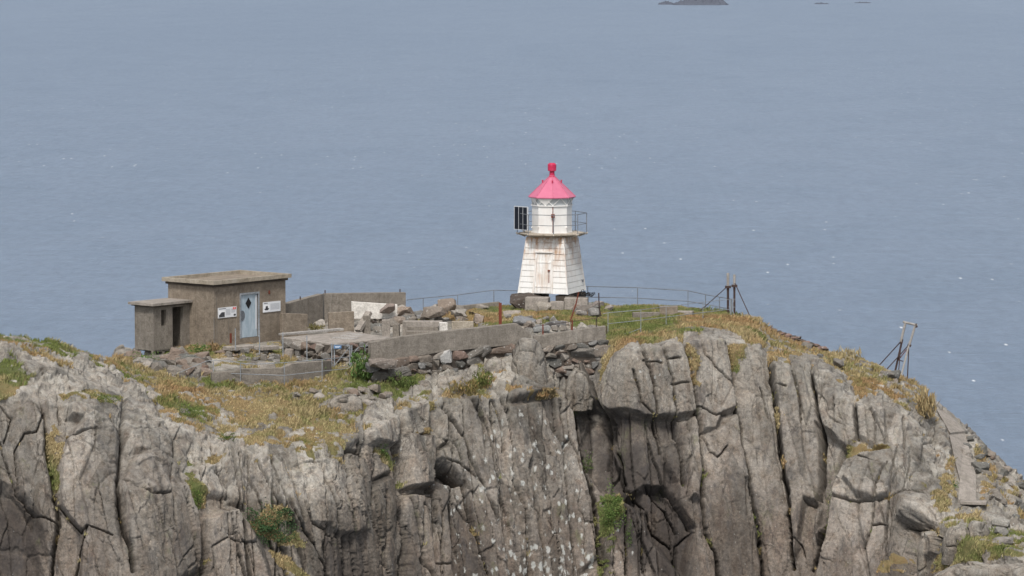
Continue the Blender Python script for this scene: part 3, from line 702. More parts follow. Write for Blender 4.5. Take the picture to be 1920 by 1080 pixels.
M_deck = mat('rusty_deck', conc_fn((.30, .25, .19), (.50, .44, .36), .6, False, lich=.5))
def pink_fn(c0, c1):
    def f(n, b):
        c = n.mix(n.noise(n.co((3, 3, 1)), 1.5, 5, .65), c0, c1)
        c = n.mix(n.math('MULTIPLY', n.ramp(n.noise(n.co(), 9, 6, .75), [(.55, 0), (.75, 1)]), .35), c, (.78, .36, .42))
        n.L(c, b.inputs['Base Color']); b.inputs['Roughness'].default_value = .45
    return f
M_roof = mat('faded_red_paint', pink_fn((.45, .105, .175), (.54, .165, .245)))
M_red = mat('crimson_paint', pink_fn((.42, .016, .06), (.52, .03, .085)))
M_galv = mat('galvanised_steel', conc_fn((.20, .215, .23), (.30, .315, .33), .15, False), metal=.0)
M_dsteel = mat('dull_steel', conc_fn((.12, .13, .145), (.20, .21, .22), .3, False))
def rust_fn(n, b):
    c = n.mix(n.noise(n.co(), 8, 6, .7), (.11, .028, .017), (.19, .052, .03)); n.L(c, b.inputs['Base Color']); b.inputs['Roughness'].default_value = .9
M_rust = mat('rusted_iron', rust_fn)
M_drust = mat('dark_rusted_iron', base=(.055, .036, .032), rough=.85)
M_blk = mat('dark_opening', base=(.012, .012, .013), rough=.9)
M_glass = mat('lantern_glass', base=(.46, .48, .48), rough=.15)
M_grey = mat('grey_lantern_panel', base=(.42, .43, .43), rough=.5)
M_pv = mat('solar_cell', base=(.010, .012, .018), rough=.35)
M_alu = mat('aluminium_frame', base=(.55, .56, .57), rough=.5)
def blue_fn(n, b):
    a = n.noise(n.co((3, 3, 1.2)), 1.6, 6, .7)
    c = n.mix(n.ramp(a, [(.35, 0), (.65, 1)]), (.27, .34, .39), (.40, .47, .52))
    c = n.mix(n.math('MULTIPLY', n.ramp(n.noise(n.co((14, 14, 1)), 1, 6, .7), [(.55, 0), (.7, 1)]), .5), c, (.55, .58, .58))
    c = n.mix(n.math('MULTIPLY', n.ramp(n.noise(n.co(), 7, 7, .8), [(.62, 0), (.7, 1)]), .6), c, (.17, .18, .17))
    n.L(c, b.inputs['Base Color']); b.inputs['Roughness'].default_value = .55
M_blue = mat('pale_blue_steel_door', blue_fn)
M_sign = mat('sign_board', base=(.66, .67, .68), rough=.5)
M_ink = mat('sign_print', base=(.30, .31, .33), rough=.6)
M_dink = mat('sign_dark_print', base=(.05, .05, .055), rough=.6)
M_mink = mat('sign_photo_paper', base=(.78, .78, .78), rough=.6)
M_rink = mat('sign_red_print', base=(.62, .14, .13), rough=.6)
M_bsign = mat('blue_plate', base=(.10, .20, .36), rough=.5)
M_bwht = mat('plate_lettering', base=(.7, .74, .78), rough=.5)
def stone_fn(n, b):
    a = n.noise(n.co(), 2.2, 6, .7); g = n.noise(n.co(), 14, 6, .8)
    c = n.new('ShaderNodeAttribute'); c.attribute_name = 'tint'; col = c.outputs['Color']
    c = n.mix(1, col, n.ramp(a, [(.25, .68), (.5, 1), (.75, 1.25)]), 'MULTIPLY')
    c = n.mix(1, c, n.ramp(g, [(.25, .62), (.5, 1), (.75, 1.4)]), 'MULTIPLY')
    sp = n.math('ADD', n.vor(n.co(), 6, 'F1'), n.math('MULTIPLY', g, .25))
    c = n.mix(n.math('MULTIPLY', n.ramp(sp, [(.27, 1), (.33, 0)]), .55), c, (.45, .45, .43))
    c = n.mix(n.math('MULTIPLY', n.ramp(n.noise(n.co(), 1.4, 6, .75), [(.56, 0), (.68, 1)]), .5), c, (.07, .062, .055))
    n.L(c, b.inputs['Base Color']); b.inputs['Roughness'].default_value = .92; b.inputs['Specular IOR Level'].default_value = .2
    k = n.bump(b, g, .8, .03); n.bump(b, a, .8, .08, k)
M_stone = mat('broken_stone', stone_fn)
TINTS = [(.20, .17, .14), (.24, .205, .17), (.165, .15, .13), (.19, .148, .118), (.20, .185, .165), (.29, .26, .225), (.185, .165, .14), (.13, .125, .112)]
def rock_bm(sx, sy, sz, seed, n=16, bev=.03, flat=.0):
    rs = random.Random(seed); bm = bmesh.new()
    for k in range(n):
        p = Vector((rs.uniform(-1, 1), rs.uniform(-1, 1), rs.uniform(-1, 1))); m = max(abs(p.x), abs(p.y), abs(p.z)); p /= m
        p = p.lerp(p.normalized()*1.12, rs.uniform(.05, .55))
        bm.verts.new((p.x*sx/2, p.y*sy/2, p.z*sz/2))
    r = bmesh.ops.convex_hull(bm, input=bm.verts)
    bmesh.ops.delete(bm, geom=[g for g in bm.verts if not g.link_faces], context='VERTS')
    b = min(sx, sy, sz)*.07
    bmesh.ops.bevel(bm, geom=list(bm.edges), offset=b, segments=1, affect='EDGES', clamp_overlap=True)
    bmesh.ops.subdivide_edges(bm, edges=[e for e in bm.edges if e.calc_length() > min(sx, sy, sz)*.35], cuts=1, use_grid_fill=True)
    for v_ in bm.verts:
        q_ = v_.co*7/max(sx, sz); v_.co += Vector((rs.uniform(-1, 1), rs.uniform(-1, 1), rs.uniform(-1, 1)))*min(sx, sy, sz)*.022
    return bm
def tint_attr(me, cols_):
    at = me.color_attributes.new('tint', 'FLOAT_COLOR', 'POINT'); at.data.foreach_set('color', np.asarray(cols_, np.float32).reshape(-1))
def rock(name, loc, size, seed, label, cat='rock', group=None, tint=None, rot=(0, 0, 0), sink=.25):
    bm = rock_bm(*size, seed); me = bpy.data.meshes.new(name)
    bmesh.ops.translate(bm, verts=bm.verts, vec=(0, 0, size[2]*(.5-sink)))
    bm.to_mesh(me); bm.free(); t = tint or TINTS[seed % len(TINTS)]
    tint_attr(me, [(*t, 1)]*len(me.vertices)); me.materials.append(M_stone)
    o = bpy.data.objects.new(name, me); COL.objects.link(o); o.location = loc; o.rotation_euler = rot
    return props(o, label, cat, group)
def rocks_mesh(items, name, parent=None):
    """items: (centre, size, rotz, tint, seed) as one wall surface"""
    bm = bmesh.new(); cl = []
    me = bpy.data.meshes.new(name)
    vs, fs = [], []
    for c, s, rz, t, sd_ in items:
        b = rock_bm(*s, sd_, 14); M = Matrix.Translation(c) @ Matrix.Rotation(rz, 4, 'Z')
        n0 = len(vs); b.verts.ensure_lookup_table(); b.verts.index_update()
        for v_ in b.verts: vs.append(tuple(M @ v_.co)); cl.append((*t, 1))
        for f_ in b.faces: fs.append(tuple(n0+v_.index for v_ in f_.verts))
        b.free()
    me.from_pydata(vs, [], fs); tint_attr(me, cl); me.materials.append(M_stone); bm.free()
    o = bpy.data.objects.new(name, me); COL.objects.link(o)
    if parent: attach(o, parent)
    return o
# ================================================================ lighthouse
LX, LY = P(1034.8, 560, 0).x, 0.0
LZ = float(zat(552.8, -1.54)); al = R(-20.5)
lh = empty('lighthouse', (LX, LY, LZ), 'small white wooden lighthouse with a faded pink-red octagonal roof on the headland', 'lighthouse')
Hc = 2.53
def sq(s, z, a=al, cx=LX, cy=LY):
    return [Vector((cx+s/2*(x*math.cos(a)-y*math.sin(a)), cy+s/2*(x*math.sin(a)+y*math.cos(a)), z)) for x, y in ((-1,-1),(1,-1),(1,1),(-1,1))]
m = MB(); rings = []; n = 10; S0, S1 = 2.40, 1.80
for k in range(n):
    z0, z1 = k/n, (k+1)/n
    for zz, inset in ((z0+.006, .0), (z1-.010, .0), (z1-.008, .03), (z1+.004, .03)):
        rings.append(sq(S0+(S1-S0)*zz-inset*2, LZ+zz*Hc))
m.loft(rings); tower = m.build('tower', M_white); rebase(tower, (LX, LY, LZ)); attach(tower, lh)
def face(u, z, out=0, front=True):
    """u 0..1 across a tower face, z metres above the tower foot"""
    s = S0+(S1-S0)*z/Hc; c = sq(s, LZ+z); a, b = (c[0], c[1]) if front else (c[1], c[2])
    nrm = (b-a).cross(Vector((0, 0, 1))).normalized(); return a.lerp(b, u)+nrm*out
def slabface(mb, us, zs, th, front=True, o0=-.02):
    """plate lying on a tower face between us and zs"""
    a = [face(us[0], zs[0], o0, front), face(us[1], zs[0], o0, front), face(us[1], zs[1], o0, front), face(us[0], zs[1], o0, front)]
    b = [face(us[0], zs[0], th, front), face(us[1], zs[0], th, front), face(us[1], zs[1], th, front), face(us[0], zs[1], th, front)]
    return mb.loft([a, b])
# door with frame and latch
mx = lambda z: S0+(S1-S0)*z/Hc
m = MB(); 
for k in range(5):
    u0 = .335+k*.066; slabface(m, (u0, u0+.063), (.04, 1.78), .022)
door = m.build('door', M_door, lh)
for z_ in (.30, 1.38):
    m = MB(); slabface(m, (.34, .66), (z_, z_+.06), .04); m.build('ledge', M_door, door)
m = MB(); slabface(m, (.60, .645), (1.02, 1.08), .07); slabface(m, (.615, .63), (.50, 1.04), .035); m.build('latch', M_rust, door)
m = MB(); slabface(m, (.295, .332), (.02, 1.84), .04); slabface(m, (.668, .705), (.02, 1.84), .04); slabface(m, (.28, .72), (1.84, 1.90), .09); m.build('door_frame', M_door, lh)
for f_, u0, u1 in ((True, 0, .018), (True, .982, 1.0), (False, .982, 1.0)):
    m = MB(); slabface(m, (u0, u1), (.0, Hc-.01), .014, f_); m.build('corner_board', M_white, lh)
m = MB(); slabface(m, (.84, .90), (.42, .52), .05, False); m.build('wall_bracket', M_dsteel, lh)
# piers
for i, (x, y, sx, sy, h) in enumerate([(-.78,-.95,.62,.5,.40),(.95,-.85,.75,.55,.42),(-.85,.85,.6,.6,.7),(.9,.9,.6,.6,.7)]):
    c = Vector((LX+x*math.cos(al)-y*math.sin(al), LY+x*math.sin(al)+y*math.cos(al), 0))
    m = MB(); m.box((c.x, c.y, LZ-h/2-.05), (sx, sy, h), al); m.build('foundation_pier', M_tar, lh, bevel=.02)
# deck: octagon
ZD = LZ+Hc; A0 = R(-88)
def octo(r, z, k0=A0, cx=LX, cy=LY): return [Vector((cx+r*math.cos(k0+i*math.pi/4), cy+r*math.sin(k0+i*math.pi/4), z)) for i in range(8)]
m = MB(); m.loft([octo(1.18, ZD+.0), octo(1.50, ZD+.10), octo(1.50, ZD+.15)])
deck = m.build('gallery_deck', M_deck, lh)
for i in range(8):
    p = octo(1.52, ZD+.10)[i]; q_ = octo(1.2, ZD-.02)[i]; m = MB()
    m.tube([q_, p, p+(p-q_).normalized()*.10], .035, 6); m.build('bracket', M_deck, deck)
# railing around deck
rl = MB()
pts_t = octo(1.56, ZD+1.02); pts_m = octo(1.56, ZD+.55)
rail = MB(); rail.tube(pts_t+[pts_t[0]], .017, 6); rail.tube(pts_m+[pts_m[0]], .014, 6); rail.build('gallery_rail', M_dsteel, lh)
for i in range(8):
    m = MB(); m.tube([octo(1.56, ZD+.04)[i], pts_t[i]], .02, 6); m.build('gallery_post', M_dsteel, lh)
# lantern
m = MB(); m.loft([octo(.93, ZD+.15), octo(.93, ZD+.19), octo(.895, ZD+.19), octo(.895, ZD+1.36), octo(.95, ZD+1.36), octo(.95, ZD+1.40), octo(.89, ZD+1.40)])
m.build('lantern_room', M_wht2, lh)
m = MB(); g0 = octo(.905, ZD+.19); g1 = octo(.905, ZD+1.34)
for i in (0,): m.tube([g0[i], g1[i]], .022, 6)
pa = octo(.93, ZD+.95)[0]; m.box(pa, (.16, .12, .16), 0); m.build('rust_pipe', M_rust, lh)
for i, dz in ((6, .38), (7, .45), (1, .42)):
    m = MB(); p = octo(.9, ZD+dz)[i]; m.tube([p, p+Vector((-.01, -.05, 0))], .035, 8); m.build('port_cap', M_wht2, lh)
# glazing: triangles of glass between struts
ga = octo(.90, ZD+1.40); gb_ = octo(1.00, ZD+1.74)
m = MB(); m.loft([octo(.875, ZD+1.40), octo(.965, ZD+1.74)], False); m.build('lantern_pane', M_glass, lh)
pn = MB(); st_ = MB()
for i in range(8):
    j = (i+1) % 8; mid = (gb_[i]+gb_[j])/2; mlo = (ga[i]+ga[j])/2
    for a, b in ((ga[i], mid), (ga[j], mid), (mlo, gb_[i]), (mlo, gb_[j])) if i % 2 else ((ga[i], mid), (ga[j], mid)): st_.tube([a, b], .016, 5)
    if i not in (1, 0):
        # opaque diagonal blinds behind the struts
        for tri in ((gb_[i], mlo, gb_[j]),):
            nrm = (tri[1]-tri[0]).cross(tri[2]-tri[0]).normalized()*.006
            pn.add([t_+nrm for t_ in tri]+[t_-nrm for t_ in tri], [(0,1,2),(5,4,3),(0,3,4,1),(1,4,5,2),(2,5,3,0)])
pn.build('lantern_blind', M_wht2, lh); st_.build('lantern_strut', M_wht2, lh)
gp = MB(); gp.loft([octo(.86, ZD+1.40), octo(.945, ZD+1.72)], False)
gp.loft([[Vector((LX+.3*math.cos(t), LY+.3*math.sin(t), ZD+1.3)) for t in np.linspace(0, 2*math.pi, 12, False)], [Vector((LX+.3*math.cos(t), LY+.3*math.sin(t), ZD+1.75)) for t in np.linspace(0, 2*math.pi, 12, False)]]); gp.build('lens', M_grey, lh)
ZR = ZD+1.72
m = MB(); m.loft([octo(1.05, ZR), octo(1.06, ZR+.04), octo(.62, ZR+.46), octo(.14, ZR+.92), octo(.13, ZR+1.0)]); m.build('roof', M_roof, lh)
m = MB()
e0 = octo(1.065, ZR+.045); e1 = octo(.625, ZR+.475); e2 = octo(.14, ZR+.935)
for i in range(8): m.tube([e0[i], e1[i], e2[i]], .014, 5)
m.build('roof_seam', M_roof, lh)
for i in range(0, 8, 2):
    m = MB(); p = octo(.42, ZR+.66)[i]; m.tube([p, p+Vector((0, 0, .10))], .03, 6); m.box(p+Vector((0, 0, .11)), (.08, .08, .03)); m.build('roof_vent', M_red, lh)
m = MB(); c12 = lambda r, z: [Vector((LX+r*math.cos(t), LY+r*math.sin(t), z)) for t in np.linspace(0, 2*math.pi, 14, False)]
m.loft([c12(.15, ZR+.92), c12(.12, ZR+1.0), c12(.11, ZR+1.18), c12(.19, ZR+1.20), c12(.195, ZR+1.48), c12(.17, ZR+1.50), c12(.12, ZR+1.545)]); m.build('chimney_cowl', M_red, lh)
# solar panel
pc = P(977.2, 409, -.35)
ph = R(-44)   # panel turned to the left
m = MB(); m.box(pc, (.84, .05, 1.05), ph); sp_ = m.build('solar_panel', M_alu, lh)
nx = Vector((math.sin(ph), -math.cos(ph), 0)); tx = Vector((math.cos(ph), math.sin(ph), 0))
for k in (-1, 0, 1):
    m = MB(); m.box(pc+tx*k*.265+nx*.027, (.235, .01, 1.0), ph); m.build('solar_cell', M_pv, sp_)
m = MB(); m.tube([pc-nx*.03+Vector((0, 0, -.1)), Vector((LX-1.15, LY+.1, ZD+.55))], .025, 6); m.tube([pc-nx*.03+Vector((0, 0, -.5)), Vector((LX-1.2, LY+.1, ZD+.16))], .025, 6); m.build('panel_arm', M_alu, sp_)
# loose concrete blocks and rock at the foot
def cblock(px0, px1, py0, py1, Y, dep, label, rz=0, m_=None, name='concrete_block', cat='concrete block', bev=.02, sink=.35):
    a = P(px0, py1, Y); b = P(px1, py1, Y); t = P(px0, py0, Y)
    m = MB(); h = t.z-a.z+sink; c = (a+b)/2; L_ = (b-a).length
    m.box((0, 0, h/2-sink), (L_, dep, h)); o = m.build(name, m_ or M_slab, bevel=bev); o.location = (c.x, c.y+dep/2, a.z); o.rotation_euler[2] = rz
    return props(o, label, cat)
cblock(986, 1030, 558.5, 570, -2.4, .7, 'low concrete block under the left front corner of the lighthouse', R(-8))
cblock(1059, 1103, 559.5, 575, -3.0, .8, 'larger square concrete block under the right front corner of the lighthouse', R(-4))
cblock(1032, 1058, 566, 574, -3.0, .5, 'flat pale slab lying between the two concrete blocks at the lighthouse foot', R(-4), name='concrete_slab')
rock('boulder', P(985, 580, -1.2)+Vector((0,.3,0)), (1.5, 1.6, 1.35), 50, 'dark rounded rock wedged below the left side of the lighthouse', tint=(.075, .06, .05), sink=.36)
rock('boulder', G(1016, 584), (.72, .6, .55), 52, 'pale pointed boulder in the grass in front of the lighthouse door', tint=(.27, .24, .20), rot=(0, .1, .4))
m = MB()
for k in range(26):
    rs = random.Random(k); p = P(1092, 556, -2.6)+Vector((rs.uniform(-.45, .45), rs.uniform(-.2, .2), 0)); m.tube([p, p+Vector((rs.uniform(-.2, .25), rs.uniform(-.1, .1), rs.uniform(.04, .22))), p+Vector((rs.uniform(-.35, .35), 0, rs.uniform(.0, .12)))], .014, 4)
p = P(1087, 555, -2.7); m.tube([p, p+Vector((.1,0,.28)), p+Vector((.16,0,.3)), p+Vector((.26,0,.02))], .014, 4)
props(m.build('wire_heap', M_blk), 'tangle of black wire heaped on the concrete block by the lighthouse', 'wire')
# ================================================================ bunker
be, al_ = R(50), R(40); O = P(401, 651, -9.4); BZ = O.z
U = Vector((math.cos(be), math.sin(be), 0)); V_ = Vector((-math.cos(al_), math.sin(al_), 0))
def buv(u, v_, z): return O+U*u+V_*v_+Vector((0, 0, z))
bk = empty('bunker', O, 'brown concrete bunker with a flat overhanging roof and pale blue steel door', 'bunker')
BU, BV, BH = 4.5, 2.72, 2.62
def walls(pts, z0, z1, th, holes, mb):
    """closed ring of walls; holes: {edge index: [(s0, s1, za, zb)]} cut as real openings"""
    n = len(pts); cen = sum(pts, Vector())/n
    for i in range(n):
        a, b = pts[i], pts[(i+1) % n]; d = (b-a); L_ = d.length; d.normalize(); nr = d.cross(Vector((0, 0, 1))); 
        if nr.dot(cen-a) < 0: nr = -nr
        hs_ = sorted(holes.get(i, [])); e0 = 0 if i % 2 == 0 else th; e1 = L_ if i % 2 == 0 else L_-th
        cur = e0
        def blk(s0, s1, za, zb):
            if s1-s0 < .002 or zb-za < .002: return
            q4 = [a+d*s0, a+d*s1, a+d*s1+nr*th, a+d*s0+nr*th]
            mb.loft([[Vector((p.x, p.y, za)) for p in q4], [Vector((p.x, p.y, zb)) for p in q4]])
        for s0, s1, za, zb in hs_:
            blk(cur, s0, z0, z1); blk(s0, s1, z0, za); blk(s0, s1, zb, z1); cur = s1
        blk(cur, e1, z0, z1)
du0, du1, dz0 = (447.5-401)/43.9/math.cos(be), (480-401)/43.9/math.cos(be), .24
m = MB(); walls([buv(0,0,0), buv(BU,0,0), buv(BU,BV,0), buv(0,BV,0)], BZ-.7, BZ+BH, .25, {0: [(du0, du1, BZ+dz0, BZ+dz0+1.92)]}, m)
wl = m.build('wall', M_conc); rebase(wl, O); attach(wl, bk)
m = MB(); m.loft([[buv(-.08,-.08,BH-.04), buv(BU+.08,-.08,BH-.04), buv(BU+.08,BV+.08,BH-.04), buv(-.08,BV+.08,BH-.04)], [buv(-.08,-.08,BH+.07), buv(BU+.08,-.08,BH+.07), buv(BU+.08,BV+.08,BH+.07), buv(-.08,BV+.08,BH+.07)]])
cor = m.build('cornice', M_tar, bk)
m = MB(); ov = .19; z0 = BH+.072; z1 = BH+.24
ou = [(-ov,-ov),(BU+ov,-ov),(BU+ov,BV+ov),(-ov,BV+ov)]; ins = .16
inn = [(-ov+ins,-ov+ins),(BU+ov-ins,-ov+ins),(BU+ov-ins,BV+ov-ins),(-ov+ins,BV+ov-ins)]
vs = [buv(x, y, z0) for x, y in ou]+[buv(x, y, z1) for x, y in ou]+[buv(x, y, z1) for x, y in inn]+[buv(x, y, z1-.15) for x, y in inn]
fs = [(3,2,1,0)]+[(i,(i+1)%4,4+(i+1)%4,4+i) for i in range(4)]+[(4+i,4+(i+1)%4,8+(i+1)%4,8+i) for i in range(4)]+[(8+i,8+(i+1)%4,12+(i+1)%4,12+i) for i in range(4)]+[(12,13,14,15)]
m.add(vs, fs); rf = m.build('roof', M_rim); rf.data.materials.append(M_conc)
for p_ in rf.data.polygons:
    if p_.index >= 13: p_.material_index = 1
rebase(rf, O); attach(rf, bk)
# steel door
def onface(mb, u0, u1, z0_, z1_, o0, o1):
    q = [buv(u0, -o0, z0_), buv(u1, -o0, z0_), buv(u1, -o0, z1_), buv(u0, -o0, z1_)]; r = [buv(u0, -o1, z0_), buv(u1, -o1, z0_), buv(u1, -o1, z1_), buv(u0, -o1, z1_)]
    return mb.loft([q, r])
m = MB(); onface(m, du0+.05, du1-.05, dz0+.02, dz0+1.87, -.10, -.05); dr = m.build('door', M_blue); rebase(dr, buv(du0, 0, dz0)); attach(dr, bk)
m = MB(); cu = (du0+du1)/2-.03; cz = dz0+1.50
di = [(cu-.17, cz), (cu, cz-.23), (cu+.17, cz), (cu, cz+.23)]
m.loft([[buv(a, .02, b) for a, b in di], [buv(a, .045, b) for a, b in di]]); m.build('door_window', M_blk, dr)
m = MB(); t16 = np.linspace(0, 2*math.pi, 16, False); m.loft([[buv(du0+.17+.15*math.cos(t), .03, dz0+.98+.22*math.sin(t)) for t in t16], [buv(du0+.17+.15*math.cos(t), .048, dz0+.98+.22*math.sin(t)) for t in t16]]); m.build('lock_plate', M_dsteel, dr)
m = MB(); onface(m, du1-.16, du1-.09, dz0+.35, dz0+1.8, -.048, -.03); m.build('door_edge_trim', M_alu, dr)
m = MB(); onface(m, du0-.04, du0+.04, dz0, dz0+1.95, -.02, .02); onface(m, du1-.04, du1+.04, dz0, dz0+1.95, -.02, .02); onface(m, du0-.04, du1+.04, dz0+1.88, dz0+1.96, -.02, .022); m.build('door_frame', M_galv, bk)
m = MB(); onface(m, 3.42, 3.48, 2.05, 2.2, 0, .04); m.build('wall_hook', M_rust, bk)
m = MB(); onface(m, .98, 1.1, .10, .52, 0, .012); m.build('red_stain_plate', M_rust, bk)
m = MB(); onface(m, -.02, .04, .0, 1.3, .0, .03); onface(m, .16, .19, .1, 2.2, 0, .015); onface(m, .90, .925, .3, 1.45, 0, .015); m.build('downpipe', M_conc2, bk)
# porch
W0, W1, PU = 1.43, 2.56, 2.2; PH_ = 1.93
pb = P(291, 658, (O+U*-PU+V_*W0).y).z-BZ
pr = [buv(-PU, W0, 0), buv(0, W0, 0), buv(0, W1, 0), buv(-PU, W1, 0)]
ppu = 43.9*math.cos(be)
m = MB(); walls(pr, BZ+pb, BZ+pb+PH_, .18, {0: [((304-291)/ppu, (313-291)/ppu, BZ+pb+1.02, BZ+pb+1.72), ((323.5-291)/ppu, (341.5-291)/ppu, BZ+pb, BZ+pb+1.78)]}, m)
# undercroft: legs below the left wall
for a, b in ((-PU, W1-.16), (-PU, W0+.02), (-.2, W1-.16), (-PU+.55, W0+.02)): m.loft([[buv(a, b, pb-.95), buv(a+.14, b, pb-.95), buv(a+.14, b+.14, pb-.95), buv(a, b+.14, pb-.95)], [buv(a, b, pb+.001), buv(a+.14, b, pb+.001), buv(a+.14, b+.14, pb+.001), buv(a, b+.14, pb+.001)]])
po = m.build('porch_wall', M_conc2); rebase(po, buv(-PU, W0, pb)); attach(po, bk)
m = MB(); o_ = .2; q = [(-PU-o_, W0-o_), (-.004, W0-o_), (-.004, W1+o_), (-PU-o_, W1+o_)]
m.loft([[buv(x, y, pb+PH_+.003) for x, y in q], [buv(x, y, pb+PH_+.11) for x, y in q]]); rr_ = m.build('porch_roof', M_slab); rebase(rr_, buv(-PU, W0, pb)); attach(rr_, bk)
q = [(-PU-.1, W0-.1), (-.003, W0-.1), (-.003, W1+.1), (-PU-.1, W1+.1)]
m = MB(); m.loft([[buv(x, y, pb+PH_-.05) for x, y in q], [buv(x, y, pb+PH_+.001) for x, y in q]]); m.build('porch_cornice', M_tar, bk)
m = MB(); m.loft([[buv(x, y, pb-.06) for x, y in ((-PU+.2, W0+.02), (0, W0+.02), (0, W1), (-PU+.2, W1))], [buv(x, y, pb+.02) for x, y in ((-PU+.2, W0+.02), (0, W0+.02), (0, W1), (-PU+.2, W1))]]); m.build('porch_floor', M_conc2, bk)
# info boards
def sign(px0, px1, py0, label, kind):
    u0 = (px0-401)/28.2; u1 = (px1-401)/28.2; Yc = buv((u0+u1)/2, 0, 0).y; zc = float(zat(py0, Yc))-BZ; h = .44
    m = MB(); onface(m, u0, u1, zc-h/2, zc+h/2, .004, .03); s = m.build('info_board', M_sign); props(s, label, 'sign', 'white information boards on the bunker wall'); rebase(s, buv(u0, 0, zc))
    w_ = u1-u0; m = MB(); rs = random.Random(int(px0))
    x0_ = u0+.42*w_
    for k in range(9):
        z = zc+h*.28-k*.030; 
        for c0, c1 in ((.42, .68), (.71, .95)) if kind == 0 else ((.42, .96),): 
            if k > 5 and c1 > .9 and kind == 0: continue
            onface(m, u0+c0*w_, u0+(c1-.03*rs.random())*w_, z, z+.010, .031, .0325)
    m.build('text_lines', M_ink, s)
    m = MB(); onface(m, u0+.04*w_, u0+(.42 if kind == 0 else .26)*w_, zc+h*.36, zc+h*.42, .031, .033); m.build('heading', M_dink, s)
    m = MB(); onface(m, u0+.03*w_, u0+.36*w_, zc-h*.44, zc+h*.22, .031, .033); m.build('photo_print', M_mink, s)
    m = MB()
    pts = [(.04, -.42), (.35, -.42), (.35, .05), (.20, .06), (.14, -.02), (.09, -.15), (.04, -.22)] if kind == 0 else [(.05, -.15), (.12, -.30), (.28, -.30), (.34, -.1), (.27, -.1), (.26, .12), (.15, .12), (.13, -.12)]
    m.loft([[buv(u0+a*w_, -.034, zc+b*h) for a, b in pts], [buv(u0+a*w_, -.036, zc+b*h) for a, b in pts]]); m.build('picture', M_dink, s)
    if kind == 0:
        m = MB(); onface(m, u0+.80*w_, u0+.88*w_, zc+h*.22, zc+h*.46, .031, .033); onface(m, u0+.90*w_, u0+.97*w_, zc+h*.22, zc+h*.46, .031, .033); m.build('emblem', M_rink, s)
        m = MB(); onface(m, u0+.84*w_, u0+.96*w_, zc-h*.40, zc-h*.22, .031, .033); m.build('small_picture', M_dink, s)
sign(408, 440, 585.5, 'white information board with a red corner emblem left of the blue door', 0)
sign(487, 518, 575, 'white information board right of the blue door with a picture at its left edge', 1)
# ================================================================ walls and slabs
def wall(name, pts, th, label, m_=None, cat='concrete wall', parent=None, cap=None):
    """pts: (px, py_top, py_bottom, Y) along the visible face; thickness goes back"""
    F = [(P(px, pt, Y), P(px, pb_, Y)) for px, pt, pb_, Y in pts]; m = MB(); rings = []
    for i, (t, b) in enumerate(F):
        a = F[max(i-1, 0)][0]; c = F[min(i+1, len(F)-1)][0]; d = Vector((c.x-a.x, c.y-a.y, 0)).normalized(); nr = Vector((-d.y, d.x, 0))
        if nr.y < 0: nr = -nr
        bb = Vector((t.x, t.y, b.z)); rings.append([bb, t, t+nr*th, bb+nr*th])
    m.loft(rings); o = m.build(name, m_ or M_conc2, bevel=.015); rebase(o, rings[0][0]); return props(o, label, cat) if label else o
w1 = wall('concrete_wall', [(526, 573, 640, -5.2), (563, 562.5, 640, -3.6), (606, 551, 625, -1.7)], .3, 'sloping concrete wall rising from the bunker to the wall with iron pegs', M_conc2)
w2 = wall('concrete_wall', [(608, 550.5, 625, -1.6), (680, 549.5, 610, -1.2), (761, 548.5, 590, -.6)], .3, 'long level concrete wall behind the white rendered panel', M_conc2)
for wobj, lst in ((w1, [(563, 563, -3.45)]), (w2, [(603.5+6, 551, -1.45), (750, 549, -.5)])):
    for px, py, Y in lst:
        p = P(px, py, Y); m = MB(); m.tube([p+Vector((0,0,-.05)), p+Vector((0, 0, .17))], .028, 6); m.build('iron_peg', M_drust, wobj)
wall('concrete_wall', [(529, 587, 640, -7.2), (577, 589, 632, -6.4)], .18, 'low concrete stub wall beside the right side of the bunker', M_conc)
wall('concrete_wall', [(616, 586.5, 628, -6.2), (664, 584, 626, -6.0)], .22, 'short low concrete wall left of the white rendered panel', M_conc)
wall('rendered_wall', [(659, 565.5, 598, -3.6), (745, 571, 598, -3.4)], .15, 'low white rendered wall panel standing among the rubble', M_render, 'wall')
wall('concrete_wall', [(858, 574.5, 592, .8), (938, 566, 588, 1.4)], .25, 'low sloping concrete wall left of the lighthouse', M_conc2)
wf = wall('parapet_wall', [(696, 642.5, 684, -15.4), (745, 632.5, 674, -14.9), (830, 622, 660, -13.9), (970, 606.5, 646, -12.3), (996, 628, 646, -12.0)], .34, 'long plain concrete parapet on top of the dry stone wall at the cliff edge', M_conc2)
wb = wall('parapet_wall', [(1001, 630.5, 655, -12.2), (1060, 622, 648, -12.1), (1136, 611.5, 640, -11.8)], .32, 'shorter stained concrete parapet right of the long one at the cliff edge', M_conc2)
# retaining walls near the front railing
wall('retaining_wall', [(px_, a_, b_, G(px_, b_-3).y) for px_, a_, b_ in ((398, 698, 727), (440, 697, 727), (452, 692, 727), (530, 690, 726), (548, 682, 724), (604, 677, 714), (622, 676, 704))], .3, 'low broken concrete retaining wall behind the front galvanised railing', M_conc2, 'retaining wall')
